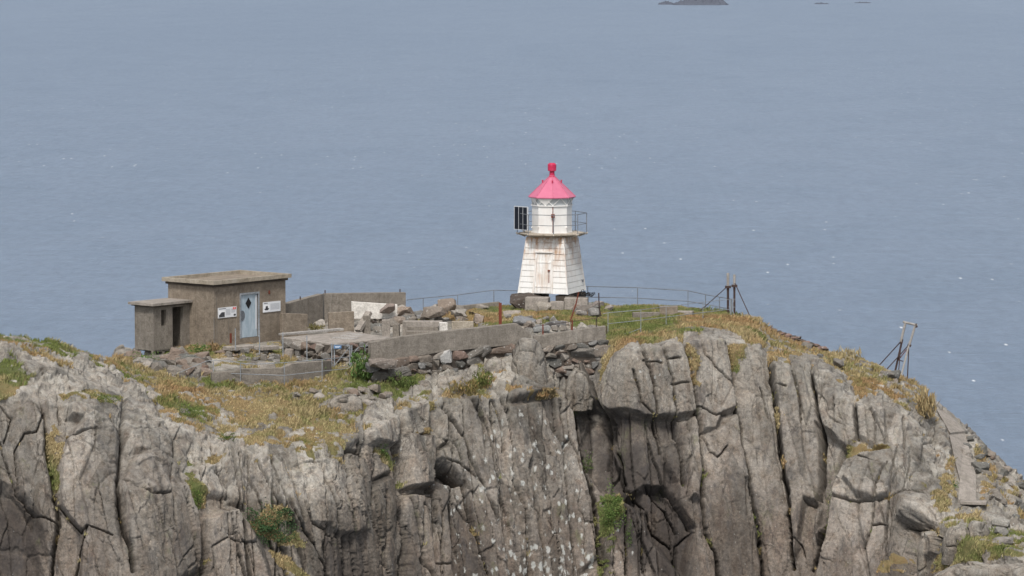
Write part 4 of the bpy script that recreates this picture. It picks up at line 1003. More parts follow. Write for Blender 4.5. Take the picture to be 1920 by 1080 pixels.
# platform slab
def slab(name, pts, th, label, m_, cat='concrete slab', up=.0):
    """pts: (px, py, Y) top corners"""
    T_ = [P(*p)+Vector((0, 0, up)) for p in pts]; m = MB(); m.loft([[p-Vector((0, 0, th)) for p in T_], T_]); o = m.build(name, m_, bevel=.012); rebase(o, T_[0]); return props(o, label, cat)
slab('concrete_platform', [(527, 632.5, -9.6), (624, 645, -12.2), (740, 633, -10.6), (655, 621, -7.4)], .16, 'wide flat concrete platform behind the gate', M_slab)
def plank(a, b, w_, th, label, m_=M_wood, name='plank', cat='plank'):
    A, B = P(*a), P(*b); d = B-A; m = MB(); L_ = d.length; q = d.to_track_quat('X', 'Z').to_matrix()
    m.box((0, 0, 0), (L_, w_, th)); o = m.build(name, m_, bevel=.006); o.location = (A+B)/2+Vector((0, 0, th/2)); o.rotation_euler = q.to_euler(); return props(o, label, cat)
plank((526, 629, -9.2), (641, 619, -7.3), .32, .09, 'long pale weathered plank along the back edge of the platform')
plank((625, 634, -10.2), (668, 637, -10.8), .4, .05, 'wide dark board lying flat on the platform, nearest the gate')
plank((640, 630.5, -9.4), (682, 634, -10.0), .4, .05, 'wide pale board lying flat in the middle of the platform')
plank((652, 627, -8.7), (690, 631, -9.3), .35, .05, 'pale board lying flat at the back of the platform')
plank((671, 624, -7.2), (692, 589, -6.6), .30, .16, 'concrete beam leaning up against the rubble beside the platform', M_slab, 'concrete_beam', 'concrete beam')
cblock(681, 694, 592, 626, -7.0, .3, 'upright concrete slab behind the leaning beam', R(10), M_conc2, 'concrete_post')
# steps
cblock(755, 829, 603, 618, -7.6, .6, 'top step of the concrete stairs in the ruin', R(-3), M_slab, 'concrete_step', 'step')
cblock(765, 822, 612.5, 626, -8.3, .5, 'middle step of the concrete stairs in the ruin', R(-3), M_conc2, 'concrete_step', 'step')
cblock(761, 826, 621.5, 632, -8.9, .45, 'lowest step of the concrete stairs in the ruin', R(-3), M_conc2, 'concrete_step', 'step')
cblock(716, 731, 600, 632, -7.8, .3, 'pale stained stone pillar stump left of the stairs', R(5), M_slab, 'stone_stump', 'stone')
cblock(737, 749, 608, 632, -7.9, .3, 'streaked grey stone stump beside the stairs', R(-8), M_conc2, 'stone_stump', 'stone')
cblock(824, 838, 605, 622, -8.6, .3, 'pale stained stone block at the right end of the stairs', R(15), M_render, 'stone_block', 'stone')
cblock(847, 888, 603, 612, -7.2, .3, 'flat brick-coloured slab on the rubble right of the stairs', R(-2), M_rim, 'stone_slab', 'stone')
cblock(1237, 1271, 575, 592, -3.6, .45, 'square concrete block in the grass right of the lighthouse', R(-3), M_conc)
cblock(1186, 1237, 586, 600, -4.6, .3, 'long low concrete footing left of the square block', R(6), M_conc2, 'concrete_footing', 'concrete footing')
cblock(1256, 1300, 584, 590, -3.0, .5, 'thin concrete kerb right of the square block', R(-10), M_slab, 'concrete_kerb', 'kerb')
slab('concrete_slab', [(1386, 597, -2.8), (1425, 607, -4.2), (1428, 597, -2.2), (1398, 588.5, -1.0)], .32, 'tilted pinkish concrete slab at the plateau corner below the two poles', M_slab)
cblock(1270, 1300, 645, 650, -12, .3, 'small flat stone', 0) if False else None
for k, (px, py, w_, lb) in enumerate([(432, 652, 40, 'concrete doorstep slab in front of the blue door'), (485, 652, 30, 'small concrete slab right of the bunker doorstep')]):
    p = P(px+15, py, -10.6); m = MB(); m.box((0, 0, 0), (w_/43.9*1.4, .55, .16)); o = m.build('doorstep', M_slab, bevel=.02); o.location = p; o.rotation_euler[2] = be*.9; props(o, lb, 'doorstep')
# ---- stone masonry below the parapets
def masonry(name, pts, label, seed, big=.46):
    rs = random.Random(seed); items = []
    for (pa, ta, ba, Ya), (pb_, tb, bb, Yb) in zip(pts[:-1], pts[1:]):
        A, B = P(pa, ta, Ya), P(pb_, tb, Yb); Ab, Bb = P(pa, ba, Ya), P(pb_, bb, Yb); L_ = (B-A).length
        rz = math.atan2(B.y-A.y, B.x-A.x); zmin = min(Ab.z, Bb.z); h = max(A.z-Ab.z, B.z-Bb.z); z = 0; row = 0
        while z < h:
            ch = big*rs.uniform(.45, 1.0); s = -rs.uniform(0, .3)
            while s < L_:
                wd = ch*rs.uniform(1.0, 2.3); t = (s+wd/2)/L_
                if 0 <= t <= 1.02:
                    top = A.lerp(B, min(t, 1)); bot = Ab.z+(Bb.z-Ab.z)*t
                    zc = top.z-z-ch/2
                    if zc > bot-.1:
                        tnt = tuple(.86*q for q in rs.choice(TINTS+[(.20, .15, .12), (.19, .135, .11), (.17, .165, .155)]))
                        if rs.random() < .012: tnt = (.36, .35, .33)
                        items.append((Vector((top.x, top.y+rs.uniform(-.05, .07)+.24, zc+rs.uniform(-.02, .02))), (wd*1.22, .5, ch*1.25), rz+rs.uniform(-.1, .1), tnt, rs.randrange(10**6)))
                s += wd
            z += ch*.97; row += 1
    c0 = items[0][0].copy(); items = [(c-c0, s, r, t, k) for c, s, r, t, k in items]
    o = rocks_mesh(items, name); o.location = c0; m = MB()
    for (pa, ta, ba, Ya), (pb_, tb, bb, Yb) in zip(pts[:-1], pts[1:]):
        t0, t1, b0_, b1_ = P(pa, ta, Ya), P(pb_, tb, Yb), P(pa, ba, Ya), P(pb_, bb, Yb)
        yy = Vector((0, .17, 0)); y2 = Vector((0, .6, 0)); m.loft([[b0_+yy, b0_+y2, t0+y2, t0+yy], [b1_+yy, b1_+y2, t1+y2, t1+yy]])
    m.build('wall_core', M_tar, o); return props(o, label, 'stone wall')
masonry('dry_stone_wall', [(699, 683, 745, -15.5), (748, 673, 742, -15.0), (830, 659, 718, -14.0), (940, 646, 700, -12.7), (992, 642, 690, -12.2)], 'dry stone wall of reddish and grey stones under the long parapet', 5)
masonry('dry_stone_wall', [(1012, 652, 700, -12.3), (1060, 646, 712, -12.3), (1130, 638, 716, -12.1)], 'dry stone wall of dark grey blocks under the shorter stained parapet', 8, .5)
masonry('platform_wall', [(533, 637, 668, -9.9), (624, 649, 692, -12.5), (738, 637, 668, -10.9)], 'rough stone base wall under the flat concrete platform', 15, .34)
# dark edging on the right slope
items = []; rs = random.Random(3)
for k in range(22):
    t = k/21; px = 1437+t*112; py = 619+t*40+math.sin(t*9)*1.0; p = G(px, py+4); items.append((p+Vector((0, .3, .14)), (.42, .5, .20*(1-.2*t)), .2, rs.choice([(.075,.062,.05),(.10,.075,.06),(.20,.135,.11)]), k))
c0 = items[0][0].copy(); o = rocks_mesh([(c-c0, s, r, t, k) for c, s, r, t, k in items], 'stone_edging'); o.location = c0
props(o, 'line of dark edging stones along the top of the right hand slope', 'stone edging')
# ---- rubble: bigger stones one by one (px, py bottom, width px, height px, tint, label)
BIGR = [
 (838, 580, 36, 20, (.205,.165,.132), 'large brown block balanced on top of the rubble heap', 0),
 (812, 595, 42, 19, (.20,.17,.14), 'dark flat boulder directly under the balanced brown block', 0),
 (762, 600, 44, 26, (.28,.225,.18), 'big pale tan boulder right of the white rendered panel', 0),
 (727, 586, 26, 16, (.215,.175,.15), 'pinkish angular stone lying on top against the white panel', 0),
 (748, 608, 26, 15, (.24,.20,.165), 'rounded tan stone just left of the top step', 0),
 (898, 610, 22, 18, (.24,.195,.16), 'upright tan stone behind the long parapet', 0),
 (862, 596, 30, 14, (.25,.23,.20), 'pale flat boulder between the stairs and the red iron post', 0),
 (792, 598, 52, 9, (.20,.195,.19), 'long flat grey rock above the stairs', 0),
 (905, 582, 26, 10, (.24,.215,.185), 'low tan boulder in front of the low sloping wall', 0),
 (960, 596, 34, 10, (.27,.235,.20), 'pinkish ledge stone right of the red iron post', 0),
 (985, 612, 44, 15, (.19,.19,.19), 'broad bluish grey boulder behind the end of the long parapet', 0),
 (1018, 625, 34, 13, (.22,.22,.21), 'grey boulder beside the small rusty stake', 0),
 (1042, 618, 40, 13, (.14,.135,.13), 'dark cracked boulder between the parapets and the grass mound', 0),
 (1098, 588, 36, 13, (.17,.15,.13), 'dark cracked rock beneath the right concrete block of the lighthouse', 0),
 (1120, 580, 24, 13, (.235,.205,.185), 'pinkish stone right of the lighthouse foundation blocks', 0),
 (1112, 596, 28, 16, (.22,.21,.195), 'grey triangular boulder below the thin dark iron bar', 0),
 (1140, 585, 22, 9, (.24,.21,.185), 'small flat stone left end of the grass bank by the railing', 0),
 (598, 614, 22, 15, (.36,.33,.29), 'pale boulder in the gap between the two low stub walls', 0),
 (295, 672, 48, 15, (.24,.21,.18), 'broad flat slab under the porch doorway', 0),
 (262, 690, 50, 17, (.25,.23,.20), 'flat topped boulder at the left end of the rubble', 0),
 (351, 685, 34, 20, (.13,.13,.115), 'dark greenish block in the rubble below the porch', 0),
 (336, 688, 14, 14, (.42,.38,.35), 'small white stone in the rubble below the porch', 0),
 (383, 702, 24, 16, (.19,.13,.10), 'reddish brown stone at the right end of the rubble', 0),
 (380, 680, 30, 12, (.25,.225,.195), 'long flat slab stone on top of the rubble', 0),
 (362, 712, 34, 14, (.22,.155,.13), 'brown angular stone at the foot of the rubble', 0),
 (498, 694, 34, 14, (.28,.255,.225), 'pale slab leaning on the broken retaining wall', 0),
 (540, 668, 22, 13, (.25,.22,.19), 'tan stone beside the upright steel post at the platform corner', 0),
 (716, 690, 50, 16, (.195,.165,.14), 'wide jutting brown stone under the left end of the long parapet', 0),
 (1878, 988, 36, 19, (.27,.255,.225), 'round pale boulder stacked on the lower right slope', 0),
 (1876, 1010, 30, 16, (.20,.19,.17), 'grey stone below the round pale boulder on the right slope', 0),
 (1882, 1022, 40, 12, (.22,.20,.18), 'flat grey stone lowest of the stack on the right slope', 0),
]
for k, (px, py, w_, h_, tnt, lb, rz) in enumerate(BIGR):
    p = G(px, py)
    if p.y > -3.0 and False: pass
    sc_ = (p.y-CAMY)/FPX
    if k == 0: p = P(px, py, -3.6)
    if k == 1: p = P(px, py, -3.9)
    if k == 3: p = P(px, py, -3.9)
    if k == 27: p = P(px, py, -15.8)
    rock('boulder', p+Vector((0, w_*sc_*.2, 0)), (w_*sc_*1.02, w_*sc_*.8, h_*sc_*1.15), 100+k*7, lb, tint=tnt, rot=(0, 0, random.uniform(-.5, .5)), sink=.12)
# smaller rubble in heaps
def heap(poly, n, smin, smax, label, group, seed, Yf=None):
    rs = random.Random(seed); x0 = min(p[0] for p in poly); x1 = max(p[0] for p in poly); y0 = min(p[1] for p in poly); y1 = max(p[1] for p in poly); k = 0; proto = []
    while k < n:
        x, y = rs.uniform(x0, x1), rs.uniform(y0, y1)
        if not inpoly(np.array([x]), np.array([y]), poly)[0]: continue
        k += 1; s = rs.uniform(smin, smax); p = G(x, y); tnt = rs.choice(TINTS)
        if len(proto) < 9:
            o = rock('rubble_stone', p, (s*rs.uniform(.9, 1.5), s, s*rs.uniform(.5, .9)), seed*31+k, label, 'rock', group, tnt, (rs.uniform(-.3, .3), rs.uniform(-.3, .3), rs.uniform(0, 6)), .15); proto.append(o)
        else:
            o = rs.choice(proto).copy(); COL.objects.link(o); o.location = p; o.rotation_euler = (rs.uniform(-.3, .3), rs.uniform(-.3, .3), rs.uniform(0, 6)); q_ = rs.uniform(.7, 1.2); o.scale = (q_,)*3
heap([(245, 672), (300, 664), (385, 672), (400, 700), (395, 712), (350, 712), (300, 700), (250, 690)], 60, .22, .62, 'broken stone in the rubble heap below the bunker porch', 'rubble below the bunker porch', 1)
heap([(672, 600), (700, 588), (760, 585), (860, 578), (900, 596), (880, 612), (840, 604), (750, 604), (700, 628), (672, 622)], 60, .22, .6, 'broken stone in the ruin between the platform and the stairs', 'rubble in the middle ruin', 2)
heap([(950, 600), (1000, 594), (1060, 604), (1065, 618), (1010, 626), (985, 612)], 26, .2, .5, 'stone in the loose rocks behind the parapet gap', 'loose rocks behind the parapets', 3)
heap([(1060, 578), (1140, 576), (1150, 590), (1100, 598), (1070, 590)], 16, .2, .5, 'stone in the loose rocks at the lighthouse foot', 'loose rocks at the lighthouse foot', 4)
heap([(640, 740), (700, 735), (770, 748), (700, 765), (600, 755), (440, 742), (520, 735)], 20, .15, .4, 'pale stone poking through the dry grass above the cliff', 'pale stones in the dry grass', 5)
heap([(1440, 640), (1560, 668), (1660, 705), (1700, 730), (1640, 720), (1500, 668)], 16, .2, .5, 'grey stone in the grass of the right hand slope', 'stones on the right hand slope', 6)
heap([(1790, 790), (1830, 820), (1900, 900), (1919, 930), (1919, 990), (1860, 990), (1835, 900)], 34, .25, .6, 'angular stone on the boulder slope beside the concrete path', 'boulders beside the concrete path', 7)
heap([(400, 655), (520, 660), (600, 672), (560, 682), (440, 676), (395, 668)], 20, .15, .4, 'flat stone in the weeds in front of the bunker', 'flat stones in front of the bunker', 8)
# ================================================================ railings and posts
def railing(name, posts, rails, label, m_=None, r=.016, cat='railing', group=None, Ys=None):
    """posts: (px, top, bottom); rails: lists of (px, py); depth taken from the ground under the posts"""
    gp = []
    for i, (px, t, b) in enumerate(posts):
        g = G(px, b) if Ys is None else P(px, b, Ys[i]); gp.append((px, g))
    root = empty(name, gp[0][1], label, cat, group); xs_ = [a for a, g in gp]; ys_ = [g.y for a, g in gp]
    Yat = lambda px: float(np.interp(px, xs_, ys_))
    for px, t, b in posts:
        Y = Yat(px); m = MB(); m.tube([P(px, b, Y)-Vector((0, 0, .15)), P(px, t, Y)], r*1.1, 6); m.build('post', m_ or M_galv, root)
    for rl_ in rails:
        m = MB(); m.tube([P(px, py, Yat(px)) for px, py in rl_], r, 6); m.build('rail', m_ or M_galv, root)
    return root
railing('railing', [(400, 676, 718), (451, 681, 724), (533, 681, 729), (604, 674, 719), (684.5, 648, 690)],
  [[(319, 706), (387, 677), (400, 676), (432, 677), (451, 681), (480, 683), (533, 680), (604, 674), (658, 669), (665, 660), (672, 651), (697, 647)],
   [(395, 699), (451, 701), (533, 704), (604, 696), (652, 691), (660, 685), (669, 674), (697, 669)], [(396, 719), (451, 722), (475, 727), (506, 729), (579, 721), (612, 711)]],
  'galvanised three-rail fence in front of the broken retaining wall', Ys=[G(400,720).y, G(451,726).y, G(533,729).y, G(604,719).y, G(684,692).y])
for px, t, b, lb in [(441.5, 616, 652, 'thin galvanised post left of the blue bunker door'), (486.6, 617, 660, 'thin galvanised post right of the blue bunker door'), (530.6, 623, 664, 'galvanised post at the left end of the platform plank'), (575.5, 629, 672, 'galvanised post standing before the middle of the platform')]:
    g = P(px, b, -12.3); m = MB(); m.tube([Vector((0, 0, -.1)), Vector((0, 0, P(px, t, -12.3).z-g.z))], .024, 6); o = m.build('fence_post', M_galv); o.location = g; props(o, lb, 'post')
gt = empty('gate', P(622, 687, -12.9), 'galvanised steel gate with a diagonal brace and small blue plate', 'gate')
for px, t, b in ((622, 644, 690), (627, 645, 690), (659.5, 647, 684), (656, 648, 684)):
    m = MB(); m.tube([P(px, b, -12.9)-Vector((0,0,.1)), P(px, t, -12.9)], .03, 6); m.build('post', M_galv, gt)
m = MB(); m.tube([P(627, 646, -12.9), P(656, 648, -12.9)], .022, 6); m.tube([P(628, 684, -12.9), P(656, 650, -12.9)], .018, 6); m.build('gate_frame', M_galv, gt)
m = MB(); pc_ = P(633, 650.5, -12.98); m.box(pc_, (.32, .02, .13)); bs_ = m.build('plate', M_bsign, gt)
m = MB(); m.box(pc_+Vector((0, -.013, .015)), (.22, .004, .022)); m.box(pc_+Vector((-.02, -.013, -.025)), (.16, .004, .016)); m.build('plate_text', M_bwht, bs_)
railing('railing', [(793.5, 559, 582), (858, 553, 580), (926, 544, 572)], [[(762, 562.5), (793.5, 559), (858, 553), (926, 544), (975, 545.5)]], 'single-rail steel fence along the back edge left of the lighthouse', M_dsteel, .018, Ys=[1.2, 1.9, 2.6])
railing('railing', [(1102, 537, 568), (1195.5, 539, 576), (1290, 544.5, 584), (1323, 552, 588), (1349, 557, 586), (1372, 560, 588)],
  [[(1090, 537), (1102, 537), (1195.5, 539.5), (1290, 545), (1323, 552.5), (1349, 557), (1372, 561)], [(1102, 557), (1195.5, 559), (1290, 565), (1323, 570.5), (1372, 580)]],
  'two-rail steel fence along the back edge right of the lighthouse', M_dsteel, .018, Ys=[2.2, 2.0, 1.4, .2, -.4, -.8])
railing('railing', [(1140, 586, 629), (1201.6, 580.5, 627), (1249, 574, 612), (1318, 565.6, 600), (1369.5, 560, 596)],
  [[(1130, 588.5), (1140, 586.5), (1201.6, 581), (1249, 575), (1318, 566.5), (1372, 561)], [(1140, 607), (1201, 600.5), (1249, 594.5), (1318, 586), (1369, 580)], [(1138, 626), (1165, 628), (1185, 622), (1201, 616)]],
  'galvanised two-rail fence along the front edge of the grassy plateau', M_galv, .014)
def iron(name, pts, r, label, m_, cat='iron bar', Y=None):
    Y = G(*pts[0]).y if Y is None else Y
    q = [P(px, py, Y) for px, py in pts]; m = MB(); m.tube([p-q[0] for p in q], r, 7); o = m.build(name, m_); o.location = q[0]; return props(o, label, cat)
mm = MB(); g = P(938, 609, -7.2); 
mm.box((0, -.045, .45), (.13, .012, 1.02)); mm.box((-.05, .0, .45), (.012, .09, 1.02)); mm.box((.05, .0, .45), (.012, .09, 1.02)); o = mm.build('iron_post', M_rust); o.location = g; props(o, 'thick bright rust-red channel iron post behind the long parapet', 'iron post')
iron('iron_bar', [(1071, 618), (1070, 600), (1075, 585), (1080, 570), (1085, 548)], .028, 'bent rusty iron bar rising in front of the right lighthouse block', M_rust, Y=-11.6)
iron('iron_bar', [(1127, 593), (1124, 580), (1123, 565), (1122.6, 549)], .026, 'thin dark curved iron bar right of the lighthouse', M_drust, Y=-5)
iron('iron_stake', [(1073, 619), (1073, 600)], .028, 'short rusty stake in the shorter parapet at the foot of the bent bar', M_rust, 'stake', -12.0)
iron('iron_stake', [(1018, 628), (1018, 608)], .028, 'short rusty stake at the left end of the shorter parapet', M_rust, 'stake', -12.0)
iron('iron_stake', [(1118, 613), (1118, 596)], .022, 'thin dark stake near the right end of the shorter parapet', M_drust, 'stake', -11.8)
iron('iron_stake', [(1137.5, 626), (1137.5, 611)], .022, 'dark stake at the right face of the shorter parapet', M_drust, 'stake', -12.0)
iron('wire_rail', [(984, 614), (1018, 610), (1073, 603), (1100, 599), (1118, 596), (1126, 592)], .012, 'thin dark wire strung between the stakes above the shorter parapet', M_drust, 'wire', -11.9)
# two poles with stays
def pole(px, t, b, Y, r, stays, label, split):
    g = P(px, b, Y); root = empty('timber_pole', g, label, 'pole', 'timber poles at the plateau corner')
    m = MB(); m.tube([g-Vector((0, 0, .2)), P(px, split, Y)], r*.95, 8); m.build('iron_foot', M_drust, root)
    m = MB(); m.tube([P(px, split+8, Y)+Vector((0,.03,0)), P(px, t, Y)+Vector((0,.03,0))], r*1.12, 8); m.build('pole_shaft', M_wood, root)
    m = MB(); m.box(P(px, split, Y), (.26, .2, .10)); m.build('clamp', M_drust, root)
    for (x0, y0), (x1, y1), Y1 in stays:
        m = MB(); m.tube([P(x0, y0, Y), P(x1, y1, Y1)], .022, 6); m.build('stay', M_drust, root)
pole(1365, 512, 586, -1.2, .055, [((1364, 537), (1307, 588), -1.0)], 'taller weathered timber pole with a stay running down to the left', 538)
pole(1377, 515, 588, -1.4, .05, [((1378, 531), (1408, 597), -2.4)], 'shorter weathered timber pole with a stay running down to the right', 536)
m = MB()
for a, b in (((1369, 563), (1376, 588)), ((1376, 563), (1368, 590)), ((1366, 562), (1379, 561)), ((1366, 575), (1378, 576)), ((1371, 560), (1371, 592)), ((1374.5, 560), (1375, 592))): m.tube([P(*a, -1.7), P(*b, -1.7)], .014, 5)
o = m.build('steel_ladder', M_galv); rebase(o, P(1371, 590, -1.7)); props(o, 'small crossed steel stair frame between the two timber poles', 'ladder')
# mast
YM = G(1690, 707).y+.6
ms_ = empty('trestle_mast', P(1689, 700, YM), 'leaning steel trestle mast with a top crossbar at the edge of the right slope', 'mast')
def part(name, a, b, r, m_, Ya=0, Yb=0):
    m = MB(); m.tube([P(*a, YM+Ya), P(*b, YM+Yb)], r, 7); return m.build(name, m_, ms_)
part('crossbar', (1693, 603.5), (1720, 610), .055, M_wood)
part('leg_upper', (1697.8, 605), (1689, 641), .055, M_wood); part('leg_upper', (1716, 610), (1705, 647), .05, M_wood, 0, 0)
part('leg', (1692, 636), (1677, 702), .045, M_drust); part('leg', (1706, 640), (1688, 712), .042, M_wood, 0, -.3); part('leg', (1704, 648), (1701, 722), .026, M_drust, 0, -.2); part('leg', (1689, 650), (1684, 706), .022, M_drust, 0, -.4)
part('stay', (1689, 640.5), (1644, 690), .024, M_drust, 0, .3); part('stay', (1703, 648), (1663, 692), .024, M_drust, 0, -.2)
part('stay', (1700, 655), (1683, 677), .02, M_rust); part('stay', (1683, 675), (1694, 677.5), .02, M_drust)
part('clamp', (1687, 641), (1692, 644), .06, M_drust); part('clamp', (1702, 646), (1708, 649), .06, M_drust); part('clamp', (1717, 607), (1718.5, 614), .06, M_drust)
# concrete path on the right slope
def pathpiece(pts, label):
    T_ = [G(*p)+Vector((0, -.05, .13)) for p in pts]; m = MB(); m.loft([[p-Vector((0, 0, .35)) for p in T_], T_]); o = m.build('path', M_slab); rebase(o, T_[0]); props(o, label, None, None, 'structure')
pathpiece([(1756, 770), (1782, 815), (1809, 812), (1776, 776)], 'upper flight of the worn concrete path')
pathpiece([(1781, 819), (1791, 867), (1800, 902), (1798, 940), (1831, 941), (1831, 893), (1811, 816)], 'lower flight of the worn concrete path')
m = MB(); a = G(1800, 944); m.box((0, 0, .05), (1.1, .5, .14)); o = m.build('concrete_step', M_slab, bevel=.02); o.location = a+Vector((.55, 0, 0)); o.rotation_euler[2] = R(-12); props(o, 'single concrete step at the lower end of the worn path', 'step')
# ================================================================ skerries
def skerry(px0, px1, pyb, hpx, seed, lab):
    a = R(PITCH)+math.atan((pyb-540)/FPX); dist = (CAMZ-SEA)/math.tan(a); Y = CAMY+dist; A, B = P(px0, pyb, Y), P(px1, pyb, Y); W = B.x-A.x; H = hpx/FPX*dist
    nx_, ny_ = 120, 30; u = np.linspace(-1, 1, nx_); v_ = np.linspace(-1, 1, ny_); Ug, Vg = np.meshgrid(u, v_)
    rad = np.clip(1-np.abs(Ug)**3*.9-Vg**2, 0, 1)**.5
    nz = fbm(np.stack([Ug*3+seed, Vg*2, 0*Ug], -1), 5, seed, .6); ng = fbm(np.stack([Ug*14+seed, Vg*6, 0*Ug], -1), 3, seed+4, .6)
    Z = H*(rad*(.75+.8*nz+.3*ng)) - H*.12
    G_ = np.stack([(A.x+B.x)/2+Ug*W/2, Y+Vg*W*.35, SEA+Z], -1)
    o = grid_mesh('skerry', G_, {}, M_skerry); o.location = (0, 0, 0); props(o, lab, None, None, 'structure')
def sk_fn(n, b):
    c = n.mix(n.noise(n.pos(), .9, 8, .8), (.045, .053, .072), (.125, .138, .168)); n.L(c, b.inputs['Base Color']); b.inputs['Roughness'].default_value = .9
M_skerry = mat('skerry_rock', sk_fn)
skerry(1262, 1366, 9, 15, 3, 'largest dark rocky skerry at the top of the picture')
skerry(1234, 1264, 8.5, 7, 8, 'small low skerry left of the largest one')
skerry(1526, 1555, 7.5, 2.6, 12, 'tiny low skerry right of the largest one')
skerry(1602, 1634, 5.5, 2.0, 15, 'thin flat skerry farthest to the right')
# ================================================================ bedrock lumps standing proud of the headland
def outcrop(px, py, wpx, hpx, Y, seed, label, dep=.8, cuts=((.3, .12), (-.25, .1)), lean=.1):
    p = P(px, py, Y); k = (Y-CAMY)/FPX; W, H = wpx*k, hpx*k
    nu, nv = 90, 90; th = np.linspace(-math.pi, math.pi, nu); ph_ = np.linspace(-.5, math.pi/2, nv); Tg, Hg = np.meshgrid(th, ph_)
    se = lambda a, e: np.sign(a)*np.abs(a)**e
    x = se(np.cos(Hg), .45)*se(np.sin(Tg), .6); y = -se(np.cos(Hg), .45)*se(np.cos(Tg), .6); z = se(np.sin(np.maximum(Hg, -.5)), .75)
    wx = (1-.28*np.clip(z, 0, 1)**2)
    B = np.stack([x*W/2*wx+z*H*lean*-.3, y*W/2*dep, z*H], -1)
    q_ = (B+seed*3.7)
    f1_, f2_, r_, o_ = worley(q_*np.array([1.6, 1.6, .7]), seed); e_ = np.clip((f2_-f1_)/.05, 0, 1)
    d = (r_[..., 0]-.5)*.16+o_[..., 0]*(r_[..., 1]-.5)*.25-(1-e_)*.12+fbm(q_*4, 4, seed+5)*.05
    nrm = B/ (np.linalg.norm(B, axis=-1, keepdims=True)+1e-6); B = B+nrm*d[..., None]
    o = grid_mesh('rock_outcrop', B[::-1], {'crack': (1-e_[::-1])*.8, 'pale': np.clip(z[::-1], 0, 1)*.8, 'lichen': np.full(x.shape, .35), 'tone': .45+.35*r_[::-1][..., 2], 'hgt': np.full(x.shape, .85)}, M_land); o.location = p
    bm = bmesh.new(); bm.from_mesh(o.data); bmesh.ops.recalc_face_normals(bm, faces=bm.faces); bm.to_mesh(o.data); bm.free()
    return props(o, label, 'rock outcrop')
outcrop(993, 740, 78, 105, -13.4, 3, 'tall rounded bedrock dome rising in front of the gap between the two parapets', .6)
outcrop(932, 748, 66, 76, -13.6, 4, 'cracked squat bedrock lump left of the tall rounded dome', .6)
outcrop(848, 752, 76, 46, -15.2, 5, 'broad pale bedrock block below the middle of the dry stone wall', .6)
outcrop(795, 750, 40, 36, -15.5, 6, 'narrow cracked bedrock block below the left part of the dry stone wall', .7)
outcrop(1086, 742, 50, 44, -12.9, 7, 'leaning pinkish bedrock slab under the shorter stained parapet', .5)
outcrop(237, 686, 56, 36, -11.5, 8, 'smooth grey bedrock hump left of the bunker porch', .8)
outcrop(1745, 1052, 56, 58, G(1745, 1045).y+.3, 9, 'rounded grey boulder at the grassy foot of the right buttress', .7)
outcrop(1795, 1030, 60, 44, G(1795, 1025).y+.3, 10, 'angular cracked rock right of the rounded boulder at the grassy foot', .7)
outcrop(1835, 1012, 46, 36, G(1835, 1010).y+.3, 14, 'smaller upright rock between the boulder stack and the concrete step', .7)
outcrop(1860, 1105, 240, 50, G(1860, 1075).y-1.0, 11, 'long low grey rock slab in the bottom right corner', .25)
outcrop(648, 772, 70, 30, G(648, 768).y, 12, 'low white-topped rock in the grass above the cliff lip', .7)
# ================================================================ grass
def leaf_mesh(name, V, F, Cc, m_):
    me = bpy.data.meshes.new(name); me.vertices.add(len(V)); me.vertices.foreach_set('co', V.reshape(-1).astype(np.float32))
    k = F.shape[1]; me.loops.add(F.size); me.loops.foreach_set('vertex_index', F.reshape(-1).astype(np.int32))
    me.polygons.add(len(F)); me.polygons.foreach_set('loop_start', np.arange(0, F.size, k, dtype=np.int32)); me.polygons.foreach_set('loop_total', np.full(len(F), k, np.int32))
    me.update(calc_edges=True); tint_attr(me, np.concatenate([Cc, np.ones((len(Cc), 1))], 1)); me.materials.append(m_)
    o = bpy.data.objects.new(name, me); COL.objects.link(o); return o
def blade_fn(n, b):
    a = n.new('ShaderNodeAttribute'); a.attribute_name = 'tint'; n.L(a.outputs['Color'], b.inputs['Base Color'])
    b.inputs['Roughness'].default_value = .8; b.inputs['Specular IOR Level'].default_value = .15
M_blade = mat('grass_blades', blade_fn)
rng = np.random.default_rng(11)
Pc = pos[:-1, :-1]; A_ = np.linalg.norm(np.cross(pos[:-1, 1:]-Pc, pos[1:, :-1]-Pc), axis=-1)
gc = grass[:-1, :-1]; ok = (gc > .42) & (PX[:-1, :-1] > -60) & (PX[:-1, :-1] < 1980) & (gc > .42)
A_ = np.minimum(A_, .05)
wgt = (A_*ok*np.clip(gc*1.6, 0, 1)*np.clip(fbm(Pc*1.3, 3, 210)*2.5+.6, .08, 1)).reshape(-1); NT = 60000
idx = rng.choice(len(wgt), NT, p=wgt/wgt.sum())
ij = np.unravel_index(idx, A_.shape); r1, r2_ = rng.random((2, NT, 1))
Bp = pos[ij]+(pos[ij[0], ij[1]+1]-pos[ij])*r1+(pos[ij[0]+1, ij[1]]-pos[ij])*r2_
hN = np.clip(fbm(Bp*.9, 3, 201)*1.6+.5, 0, 1); gr_ = green[ij]; px_, py_ = PX[ij], PY[ij]
short = ((px_ > 900) & (px_ < 1320) & (py_ < 625))
hgt = np.where(short, .05+.06*hN, .05+.12*hN)*(1-.35*steep[ij])*rng.uniform(.6, 1.25, NT)
NB = 4; tot = NT*NB
b0 = np.repeat(Bp, NB, 0)+np.c_[rng.normal(0, .05, (tot, 2)), np.zeros(tot)]; h = np.repeat(hgt, NB)*rng.uniform(.6, 1.3, tot)
an = rng.uniform(0, 2*math.pi, tot); wv_ = np.repeat(rng.uniform(.012, .024, NT), NB)
tv = np.c_[np.cos(an), np.sin(an)*.4, 0*an]*wv_[:, None]; ld = np.c_[rng.normal(.18, .35, tot), rng.normal(-.12, .3, tot), np.ones(tot)]*h[:, None]
V = np.stack([b0-tv-[0, 0, .02], b0+tv-[0, 0, .02], b0+ld*np.array([.45, .45, .65])+tv*.7, b0+ld], 1).reshape(-1, 3)
